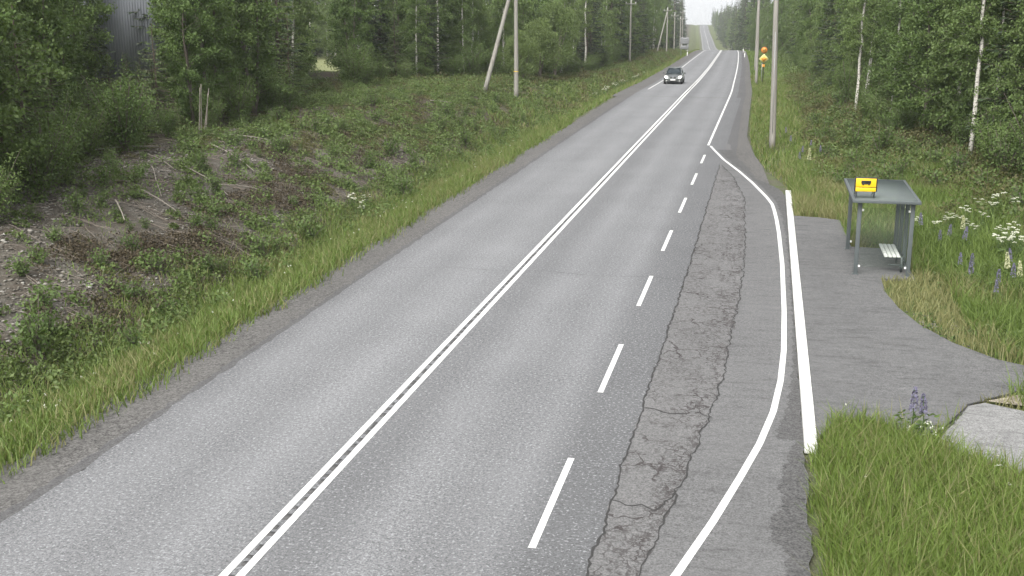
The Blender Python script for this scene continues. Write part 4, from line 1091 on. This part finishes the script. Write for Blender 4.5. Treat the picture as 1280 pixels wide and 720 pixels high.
pole(-17.22, 80.71, 9.2, 'tall wooden pole with a long leaning brace on the left bank', .17, brace=(-19.25, 79.3), bands=True)
pole(-18.9, 164.7, 8.6, 'wooden pole with crossarm in front of the left forest, nearest of its line', .15, arm=True)
pole(-18.9, 225.0, 8.4, 'braced wooden pole with crossarm farther along the left forest', .15, arm=True, brace=(-20.6, 223.5))
pole(-19.7, 253.0, 7.9, 'wooden crossarm pole just left of the grey sign board', .15, arm=True, arm_dz=.7)
pole(-20.2, 277.0, 7.6, 'wooden crossarm pole beside the grey sign board', .15, arm=True)
pole(-21.8, 306.0, 10.0, 'farthest crossarm pole, rising behind the grey sign board', .15, arm=True)

# ------------------------------------------------------------------ car
def car(x, y, rz):
    z = float(road_z(y)) + .003
    r = empty('car', (x, y, z), rz); tag(r, 'dark green-grey saloon car with lit headlights driving towards the camera', 'car')
    # front is -y in local space
    ys_ = [-2.28, -2.22, -2.0, -1.55, -.9, -.3, .5, 1.3, 1.75, 2.15, 2.27]
    hw = [.58, .74, .82, .865, .875, .88, .88, .87, .85, .78, .66]
    top = [.60, .68, .76, .86, .95, .985, .985, .985, .98, .93, .82]
    bot = [.30, .22, .19, .18, .17, .17, .17, .18, .2, .26, .36]
    V = []; m = 12
    for yy_, w_, t_, b_ in zip(ys_, hw, top, bot):
        prof = [(-.78, 0), (-.97, .14), (-1.0, .42), (-.985, .68), (-.93, .88), (-.72, .985), (0, 1.0), (.72, .985), (.93, .88), (.985, .68), (1.0, .42), (.97, .14), (.78, 0)]
        V += [(p * w_, yy_, b_ + (t_ - b_) * q) for p, q in prof]
    k = 13; F = []
    for i in range(len(ys_) - 1):
        for j in range(k): 
            a = i * k + j; b = i * k + (j + 1) % k; F.append((a, b, b + k, a + k))
    F.append(tuple(range(k))[::-1]); F.append(tuple((len(ys_) - 1) * k + j for j in range(k)))
    bd = MB(); bd.add(V, [f[::-1] for f in F]); body = bd.build('body', M['car'], r, True)
    for mdl in (body.modifiers.new('sub', 'SUBSURF'),): mdl.levels = 1; mdl.render_levels = 2
    # greenhouse: glass block with painted roof and pillars
    gl = MB()
    lo = [(-.72, -.92), (.72, -.92), (.78, -.2), (.78, .9), (.70, 1.72), (-.70, 1.72), (-.78, .9), (-.78, -.2)]
    hi = [(-.55, -.12), (.55, -.12), (.60, .15), (.60, .75), (.53, 1.12), (-.53, 1.12), (-.60, .75), (-.60, .15)]
    VV = [(a, b, .93) for a, b in lo] + [(a, b, 1.40) for a, b in hi]
    gl.add(VV, [(i, (i + 1) % 8, (i + 1) % 8 + 8, i + 8) for i in range(8)] + [tuple(range(8, 16))]); gl.build('windows', M['car_glass'], r)
    rf = MB(); t_ = [(a * 1.03, b, 1.395) for a, b in hi] + [(a * .9, b * .93 + .02, 1.455) for a, b in hi]
    rf.add(t_, [(i, (i + 1) % 8, (i + 1) % 8 + 8, i + 8) for i in range(8)] + [tuple(range(8, 16)), tuple(range(8))[::-1]]); rf.build('roof', M['car'], r, True)
    pl = MB()
    for s in (-1, 1):
        pl.tube([(s * .73, -.95, .93), (s * .64, -.5, 1.2), (s * .56, -.11, 1.42)], .035, 6)
        pl.tube([(s * .79, .32, .95), (s * .61, .36, 1.42)], .035, 6); pl.tube([(s * .71, 1.74, .95), (s * .54, 1.12, 1.42)], .05, 6)
    pl.build('pillar', M['car'], r)
    for s in (-1, 1):
        h = MB(); h.add([(s * .44, -2.235, .58), (s * .74, -2.1, .60), (s * .80, -1.86, .78), (s * .52, -2.08, .77), (s * .42, -2.12, .52), (s * .74, -1.95, .54), (s * .78, -1.75, .74), (s * .5, -1.95, .75)],
                      [(0, 1, 2, 3), (4, 7, 6, 5), (0, 4, 5, 1), (3, 2, 6, 7), (0, 3, 7, 4), (1, 5, 6, 2)])
        h.tube([(s * .60, -2.26, .67), (s * .60, -2.1, .67)], .115, 12)
        h.build('headlight', M['lamp'], r)
        g_ = MB(); g_.box((s * .17, -2.235, .63), (.24, .08, .14), bev=.03); g_.build('grille', M['black'], r)
        mi = MB(); mi.box((s * .98, -.62, 1.0), (.2, .1, .13), bev=.03); mi.build('mirror', M['car'], r)
        fg = MB(); fg.box((s * .56, -2.235, .36), (.2, .05, .09), bev=.02); fg.build('fog_light', M['ceramic'], r)
        for wy in (-1.42, 1.36):
            w_ = empty('wheel', (s * .78, wy, .315)); w_.parent = r
            ty = MB(); aa = np.linspace(0, 2 * pi, 25)[:-1]
            ty.tube([(-.1, 0, 0), (-.095, 0, 0.0), (.095, 0, 0), (.1, 0, 0)], [.26, .315, .315, .26], 24); ty.build('tyre', M['black'], w_)
            rm = MB(); rm.tube([(s * .101, 0, 0), (s * .112, 0, 0), (s * .116, 0, 0)], [.205, .2, .06], 16); rm.build('rim', M['alu'], w_)
    ai = MB(); ai.box((0, -2.245, .36), (.72, .06, .13), bev=.02); ai.build('air_intake', M['black'], r)
    npl = MB(); npl.box((0, -2.29, .46), (.46, .03, .12), bev=.005); npl.build('number_plate', M['white'], r)
    ch = MB(); ch.box((0, -2.262, .66), (.06, .05, .2), bev=.01); ch.build('grille_badge_bar', M['galv'], r)
    wp = MB(); wp.tube([(-.55, -.93, .955), (-.05, -.80, 1.03)], .012, 5); wp.tube([(.1, -.93, .955), (.55, -.78, 1.03)], .012, 5); wp.build('wiper', M['black'], r)
car(-8.55, 111.5, .02)

# ------------------------------------------------------------------ bus shelter
def shelter():
    X0, X1, Y0, Y1, zb, zt = 2.50, 3.80, 30.70, 33.95, .117, 2.03
    r = empty('bus_shelter', (X0, Y0, zb)); tag(r, 'grey steel bus shelter with glass panels and flat roof beside the lay-by', 'bus shelter')
    w_, d_, h_ = X1 - X0, Y1 - Y0, zt - zb
    posts = [(0, 0), (0, d_), (w_, 0), (w_, d_ * .335), (w_, d_ * .67), (w_, d_)]
    for px, py in posts:
        p = MB(); p.box((px, py, h_ / 2), (.105, .105, h_), bev=.006); p.box((px, py, .006), (.16, .16, .012)); p.build('post', M['steel'], r)
    for zz in (.16, h_ - .12):
        for k in range(3):
            a, b = posts[2 + k][1] + .054, posts[3 + k][1] - .054; rail = MB(); rail.box((w_, (a + b) / 2, zz), (.035, b - a, .04)); rail.build('rail', M['steel'], r)
    rail = MB(); rail.box((0, d_ / 2, h_ - .12), (.04, d_ - .09, .06)); rail.build('rail', M['steel'], r)
    for k in range(3):
        a, b = posts[2 + k][1] + .06, posts[3 + k][1] - .06
        g_ = MB(); g_.box((w_ + .004, (a + b) / 2, h_ / 2 + .02), (.008, b - a, h_ - .36)); g_.build('glass_panel', M['glass'], r)
    for yy_ in (0, d_):
        g_ = MB(); g_.box((w_ / 2, yy_ + .004, h_ / 2 + .02), (w_ - .14, .008, h_ - .36)); g_.build('glass_panel', M['glass'], r)
    for px, py, sx in ((.075, -.03, 1), (w_ - .075, -.03, -1), (.075, d_ - .03, 1)):
        for zz in (.22, h_ - .22):
            c = MB(); c.box((px, py, zz), (.055, .03, .055), bev=.006); c.build('glass_clip', M['white'], r)
    # roof: frame, cross bars, tinted sheet; slopes a little to the back
    e = .14; rx0, rx1, ry0, ry1 = -.17, w_ + .12, -.26, d_ + .22
    ro = MB(); zc = h_ + .042
    ro.box(((rx0 + rx1) / 2, ry0, zc), (rx1 - rx0 + .08, .08, .075), bev=.003); ro.box(((rx0 + rx1) / 2, ry1, zc), (rx1 - rx0 + .08, .08, .075), bev=.003)
    ro.box((rx0, (ry0 + ry1) / 2, zc), (.08, ry1 - ry0 - .084, .075), bev=.003); ro.box((rx1, (ry0 + ry1) / 2, zc), (.08, ry1 - ry0 - .084, .075), bev=.003)
    rf = ro.build('roof', M['steel'], r)
    for k in range(1, 3):
        b = MB(); b.box(((rx0 + rx1) / 2, ry0 + (ry1 - ry0) * k / 3, zc - .003), (rx1 - rx0 - .084, .045, .06)); b.build('roof_bar', M['steel'], rf)
    b = MB(); b.box(((rx0 + rx1) / 2 + .15, (ry0 + ry1) / 2, zc - .01), (.04, ry1 - ry0 - .084, .05)); b.build('roof_bar', M['steel'], rf)
    sh = MB(); sh.box(((rx0 + rx1) / 2, (ry0 + ry1) / 2, zc + .032), (rx1 - rx0 - .06, ry1 - ry0 - .06, .012)); sh.build('roof_sheet', M['roof_glass'], rf)
    # bench
    be = empty('bench', (0, 0, 0)); be.parent = r
    for k in range(4):
        s_ = MB(); s_.box((.76 + k * .105, 1.02, .45), (.088, 1.62, .035), bev=.006); s_.build('slat', M['slat'], be)
    f_ = MB()
    for yy_ in (.45, 1.6):
        f_.box((.98, yy_, .415), (.5, .05, .035)); f_.box((1.18, yy_, .2), (.05, .05, .42)); f_.box((1.02, yy_, .19), (.32, .035, .035))
    f_.build('bench_frame', M['steel'], be)
    # yellow stop sign standing on the roof
    s = empty('bus_stop_sign', (X0 + .10, Y0 - .1, zt + .11), .03); tag(s, 'yellow bus stop sign with black bus symbol standing on the shelter roof', 'sign')
    bx = MB(); bx.box((0, .03, .34), (.56, .04, .37), bev=.01); bx.build('back_plate', M['black'], s)
    f1 = MB(); f1.box((0, 0.004, .385), (.50, .016, .22), bev=.006); up = f1.build('symbol_panel', M['yellow'], s)
    f2 = MB(); f2.box((0, 0.004, .21), (.50, .016, .10), bev=.006); f2.build('name_panel', M['yellow'], s)
    bu = MB(); bu.box((0, -.008, .405), (.24, .006, .075), bev=.002); bu.box((0, -.008, .36), (.22, .006, .03)); 
    for k in (-.07, .07): bu.tube([(k, -.012, .345), (k, -.004, .345)], .024, 10)
    bu.build('bus_symbol', M['black'], s)
    lg = MB()
    for k in (-.22, .22): lg.box((k, .055, .18), (.035, .03, .36))
    lg.tube([(-.22, .06, .3), (-.22, .5, .0)], .012, 6); lg.tube([(.22, .06, .3), (.22, .5, .0)], .012, 6)
    lg.build('support_leg', M['steel'], s)
shelter()

# ------------------------------------------------------------------ road signs
def disc(mb, c, rad, th, n=32): return mb.tube([(c[0], c[1] - th / 2, c[2]), (c[0], c[1] + th / 2, c[2])], rad, n)
def text_mesh(name, s, size, mat, parent, loc, ext=.004):
    cu = bpy.data.curves.new(name, 'FONT'); cu.body = s; cu.size = size; cu.align_x = 'CENTER'; cu.align_y = 'CENTER'; cu.extrude = ext
    tmp = bpy.data.objects.new('t', cu); C.objects.link(tmp); dg = bpy.context.evaluated_depsgraph_get()
    me = bpy.data.meshes.new_from_object(tmp.evaluated_get(dg)); bpy.data.objects.remove(tmp); me.materials.clear(); me.materials.append(mat)
    o = link(name, me, parent, loc); o.rotation_euler = (pi / 2, 0, 0); return o
def speed_sign(x, y):
    z = float(terrain(x, y))
    r = empty('road_sign', (x, y, z)); tag(r, 'speed limit disc above a yellow priority diamond on a dark post', 'road sign')
    p = MB(); p.tube([(0, 0, -.2), (0, 0, 3.55)], .045, 10); p.build('post', M['dark_post'], r)
    p = MB(); p.tube([(-.14, .02, -.2), (-.14, .02, 2.2)], .025, 8); p.build('side_tube', M['galv'], r)
    d = MB(); disc(d, (0, -.06, 3.28), .31, .02); rd = d.build('speed_disc', M['signred'], r)
    d = MB(); disc(d, (0, -.072, 3.28), .25, .012); d.build('disc_face', M['orange'], rd)
    text_mesh('numerals', '80', .30, M['black'], rd, (0, -.081, 3.28))
    def dia(k, yy_, th):
        k *= 1.12
        m_ = MB(); q = [(0, -k), (k, 0), (0, k), (-k, 0)]
        m_.add([(a, yy_ - th / 2, b + 2.45) for a, b in q] + [(a, yy_ + th / 2, b + 2.45) for a, b in q], [(0, 1, 2, 3), (7, 6, 5, 4)] + [(i, i + 4, (i + 1) % 4 + 4, (i + 1) % 4) for i in range(4)]); return m_
    dd = dia(.44, -.06, .02).build('priority_diamond', M['petal_cream'], r); dia(.37, -.074, .012).build('diamond_border', M['pale_yellow'], dd); dia(.24, -.083, .012).build('diamond_centre', M['orange'], dd)
    b = MB(); b.box((0, -.06, 1.80), (.26, .02, .26), bev=.005); b.build('small_plate', M['orange'], r)
speed_sign(-.42, 118.0)
def board():
    x, y = -14.85, 215.0; z = float(terrain(x, y))
    r = empty('sign_board', (x, y, z), .06); tag(r, 'large two-panel road sign seen from its grey back, left of the road', 'road sign')
    for k in (-.6, .6):
        p = MB(); p.tube([(k, .05, -.2), (k, .05, 3.2)], .05, 8); p.build('post', M['galv'], r)
    a = MB(); a.box((0, 0, 2.72), (1.55, .05, 1.1), bev=.01); a.build('upper_panel', M['alu'], r)
    a = MB(); a.box((0, 0, 1.55), (1.45, .05, .62), bev=.01); a.build('lower_panel', M['alu'], r)
    for zz in (2.4, 3.0, 1.55):
        a = MB(); a.box((0, -.045, zz), (1.4, .03, .05)); a.build('stiffener', M['galv'], r)
board()
def delineator(x, y, label):
    r = empty('marker_post', (x, y, float(terrain(x, y))), rt.uniform(-.1, .1)); tag(r, label, 'marker post', 'roadside marker posts')
    a = MB(); a.box((0, 0, .42), (.13, .05, 1.0), bev=.01); a.build('post', M['white'], r)
    a = MB(); a.box((0, 0, .78), (.133, .053, .16)); a.build('dark_band', M['black'], r)
    a = MB(); a.box((0, -.028, .79), (.05, .006, .11)); a.build('reflector', M['petal_cream'], r)
delineator(-3.85, 200.0, 'white roadside post on the right verge, nearer the camera')
delineator(-4.9, 238.0, 'white roadside post on the right verge, at the crest')
delineator(-13.7, 206.0, 'white roadside post on the left verge before the sign board')

# ------------------------------------------------------------------ fallen poles and branches on the bank
def log(x0, y0, x1, y1, rad, label, name='fallen_branch', cat='branch', lift=.10, forks=0):
    n = 10; t = np.linspace(0, 1, n); px = x0 + (x1 - x0) * t; py = y0 + (y1 - y0) * t
    L = math.hypot(x1 - x0, y1 - y0); px = px + np.cumsum(rt.normal(size=n)) * .004 * L; py = py + np.cumsum(rt.normal(size=n)) * .003 * L
    rad *= .62; zz = np.linspace(terrain(x0, y0), terrain(x1, y1), n) + lift + rad + .08 * np.sin(t * pi)
    zz = np.maximum(zz, terrain(px, py) + rad * .8)
    rad *= .85; a = MB(); a.tube(np.column_stack([px, py, zz]), np.linspace(rad, rad * .55, n), 8)
    for k in range(forks):
        i = int(rt.integers(3, 8)); ang = math.atan2(y1 - y0, x1 - x0) + rt.choice([-1, 1]) * rt.uniform(.5, .9); q = np.linspace(0, 1, 4) * L * rt.uniform(.18, .3)
        a.tube(np.column_stack([px[i] + np.cos(ang) * q, py[i] + np.sin(ang) * q, zz[i] + q * .15]), rad * .45 * np.linspace(1, .5, 4), 5)
    tag(a.build(name, M['deadwood'], None, True), label, cat, 'dead wood on the cut bank')
log(-21.9, 43.3, -18.56, 40.0, .06, 'long pale fallen pole lying down the upper bank', 'fallen_pole', 'fallen pole')
log(-19.9, 33.9, -17.6, 32.5, .045, 'grey fallen branch low on the bank above the heather', forks=1)
log(-19.17, 31.5, -17.94, 30.0, .05, 'short pale stick standing out on the bare stones', lift=.18)
log(-20.97, 36.9, -18.87, 33.9, .04, 'thin branch in the middle of the fallen sticks', forks=1)
log(-20.2, 37.9, -17.77, 36.1, .045, 'slim branch pointing downhill right of the middle stick', forks=2)
log(-24.8, 38.4, -23.2, 41.6, .06, 'grey log lying under the spruces at the forest foot', 'fallen_log', 'log')
log(-22.6, 39.6, -20.2, 37.0, .04, 'forked branch between the forest log and the middle sticks', forks=2)
log(-18.6, 36.8, -17.2, 37.9, .035, 'small crosswise stick at the lower end of the slim branch')
log(-23.0, 45.6, -20.6, 46.4, .05, 'pale branch at the bank top beside the thin bare trunks', forks=1)
log(-19.8, 68.0, -18.3, 69.5, .05, 'pale log lying below the leaning brace pole', 'fallen_log', 'log')
log(-21.5, 35.0, -21.2, 37.2, .035, 'short stick lying uphill left of the middle stick')
log(8.8, 46.2, 10.3, 47.6, .04, 'bare pale branch under the trees on the right bank', forks=2)
def bare_stems(x, y, label):
    a = MB()
    for k in range(4):
        s = np.linspace(0, 1, 6); ang = rt.uniform(0, 2 * pi)
        a.tube(np.column_stack([rt.normal() * .05 + np.cos(ang) * .35 * s, rt.normal() * .25 + np.sin(ang) * .35 * s, s * rt.uniform(1.4, 2.3) - .1]), .026 * (1 - .7 * s) + .005, 6)
    o = a.build('dead_shrub', M['deadwood'], None, True); o.location = (x, y, float(terrain(x, y))); tag(o, label, 'dead shrub')
bare_stems(-23.6, 46.0, 'bare dead shrub of thin grey stems at the left forest foot')

# ------------------------------------------------------------------ flowers
def lupin_mesh(seed, white=False):
    rg = np.random.default_rng(seed); h = rg.uniform(.75, .95)
    st = MB(); st.tube([(0, 0, -.05), (.01, .01, h * .5), (.02, 0, h)], [.012, .01, .006], 5)
    n = 150; t = rg.random(n); rad = .055 * (1 - t) ** .6 + .012; a = rg.uniform(0, 2 * pi, n)
    P = np.column_stack([np.cos(a) * rad, np.sin(a) * rad, h * .55 + t * h * .48])
    V, F = leaf_geo(P, .05, .035, rg); sp = mesh_np('flower_spike', V, F, M['petal_cream' if white else 'petal_violet'])
    n = 60; a = rg.uniform(0, 2 * pi, n); rr = rg.uniform(.05, .28, n)
    P = np.column_stack([np.cos(a) * rr, np.sin(a) * rr, rg.uniform(.08, .45, n)]); V, F = leaf_geo(P, .14, .04, rg, T=np.column_stack([np.cos(a), np.sin(a), rg.normal(size=n) * .4]))
    return st.mesh('stem', M['stem']), sp, mesh_np('leaves', V, F, M['sapling'])
def parsley_mesh(seed):
    rg = np.random.default_rng(seed); st = MB(); h = rg.uniform(.85, 1.05); Q = []
    for k in range(7):
        a = rg.uniform(0, 2 * pi); o = rg.uniform(.05, .32); hh = h * rg.uniform(.75, 1.0)
        st.tube([(0, 0, -.05), (np.cos(a) * o * .3, np.sin(a) * o * .3, hh * .55), (np.cos(a) * o, np.sin(a) * o, hh)], [.010, .008, .004], 4, False)
        n = 30; b = rg.uniform(0, 2 * pi, n); q = .075 * rg.random(n) ** .5
        Q.append(np.column_stack([np.cos(a) * o + np.cos(b) * q, np.sin(a) * o + np.sin(b) * q, hh + .03 - q * .25 + rg.normal(size=n) * .008]))
    P = np.concatenate(Q); N = rg.normal(size=P.shape) * .3 + np.array([0, 0, 1.]); T = rg.normal(size=P.shape) * np.array([1, 1, .2])
    V, F = leaf_geo(P, .042, .04, rg, T=T, N=N); fl = [mesh_np('umbel', V[k * 120:(k + 1) * 120], np.arange(120).reshape(-1, 4), M['petal_white']) for k in range(7)]
    n = 90; a = rg.uniform(0, 2 * pi, n); rr = rg.uniform(.05, .3, n); P = np.column_stack([np.cos(a) * rr, np.sin(a) * rr, rg.uniform(.08, .6, n)]); V, F = leaf_geo(P, .12, .05, rg)
    return (st.mesh('stem', M['stem']), *fl, mesh_np('leaves', V, F, M['sapling']))
LU = [lupin_mesh(k) for k in (1, 2, 3)]; LW = [lupin_mesh(9, True)]; CP = [parsley_mesh(k) for k in (4, 5, 6)]
def flower(kind, x, y, label, group, sc=1.0):
    me = {'lupin': LU, 'white_lupin': LW, 'cow_parsley': CP}[kind]; me = me[int(rt.integers(len(me)))]
    sc *= rt.uniform(.88, 1.12)
    r = empty('lupin' if 'lupin' in kind else kind, (x, y, float(terrain(x, y))), rt.uniform(0, 6.28), sc, rt.normal() * .06, rt.normal() * .06)
    tag(r, label, 'lupin' if 'lupin' in kind else 'cow parsley', group)
    for m_ in me: link(m_.name.split('.')[0], m_, r)
flower('lupin', 2.62, 18.95, 'violet lupin at the footpath corner, left one of the pair', 'lupins', 1.0)
flower('lupin', 2.80, 18.92, 'violet lupin at the footpath corner, right one of the pair', 'lupins', 1.05)
for k, (x, y) in enumerate([(5.1, 30.9), (5.35, 30.8), (5.0, 34.0), (5.25, 34.3), (5.5, 33.4), (6.0, 29.0), (5.6, 28.6), (6.35, 28.2), (4.75, 36.3), (6.1, 27.2), (5.2, 29.6), (5.45, 27.9), (6.2, 30.3)]):
    flower('lupin', x, y, 'violet lupin spike in the tall grass right of the bus shelter', 'lupins right of the shelter', .82)
for k, (x, y) in enumerate([(1.35, 62), (1.8, 57), (2.3, 60), (1.6, 53), (2.6, 56), (1.2, 66)]):
    flower('lupin', x, y, 'pale violet lupin on the verge near the thick utility pole', 'lupins near the thick pole', .7)
flower('white_lupin', 6.02, 29.6, 'cream lupin spike, taller of two at the right picture edge', 'cream lupins', 1.0)
flower('white_lupin', 6.12, 28.7, 'cream lupin spike, lower of two at the right picture edge', 'cream lupins', .95)
flower('white_lupin', 5.7, 34.6, 'lone cream lupin spike among the white umbels', 'cream lupins', .9)
flower('white_lupin', 1.9, 50.5, 'lone cream lupin in the grass below the thick utility pole', 'cream lupins', 1.0)
for (x, y) in [(5.4, 36.0), (5.65, 36.2), (5.9, 35.7), (6.1, 36.3), (5.15, 35.9), (6.35, 35.6), (4.7, 36.6), (6.9, 37.2), (7.2, 37.9), (6.7, 38.5), (6.0, 34.6), (7.5, 37.0), (6.6, 34.0), (4.5, 37.8)]:
    flower('cow_parsley', x, y, 'white flowering cow parsley in the meadow behind the shelter', 'cow parsley behind the shelter', .66)
for (x, y) in [(6.3, 31.6), (6.45, 31.9), (6.55, 31.4), (6.2, 32.0), (6.6, 32.4)]:
    flower('cow_parsley', x, y, 'white flowering cow parsley in the dense patch at the right edge', 'cow parsley at the right edge', .75)
for k in range(14):
    y = 92 + k * 3.4 + rt.normal() * .8; x = float(road_x(y)) - rt.uniform(6.4, 7.6)
    flower('cow_parsley', x, y, 'cream flowering cow parsley along the left verge before the car', 'cow parsley on the left verge', .7)
for (x, y) in [(-14.7, 39.9), (-14.4, 40.3), (-14.9, 40.6), (-14.2, 39.5), (-14.5, 41.0)]:
    flower('cow_parsley', x, y, 'white flowers in the patch at the ditch below the bank', 'white flowers in the left ditch', .55)
P = np.concatenate([scatter(1.0, 6, 10, 20, 22), scatter(-13.2, -11.6, 16, 60, 50), np.column_stack([rng.normal(2.9, .25, 14), rng.normal(18.6, .2, 14)])])
P = P[~paved(P)]; Q = np.column_stack([P, terrain(P[:, 0], P[:, 1]) + rng.uniform(.2, .45, len(P))])
Q = np.repeat(Q, 6, 0) + rng.normal(size=(len(P) * 6, 3)) * .012
V, F = leaf_geo(Q, .026, .022, rng, N=np.tile([0, 0, 1.], (len(Q), 1)) + rng.normal(size=Q.shape) * .3)
tag(link('daisies', mesh_np('daisies', V, F, M['petal_white'])), kind='stuff')
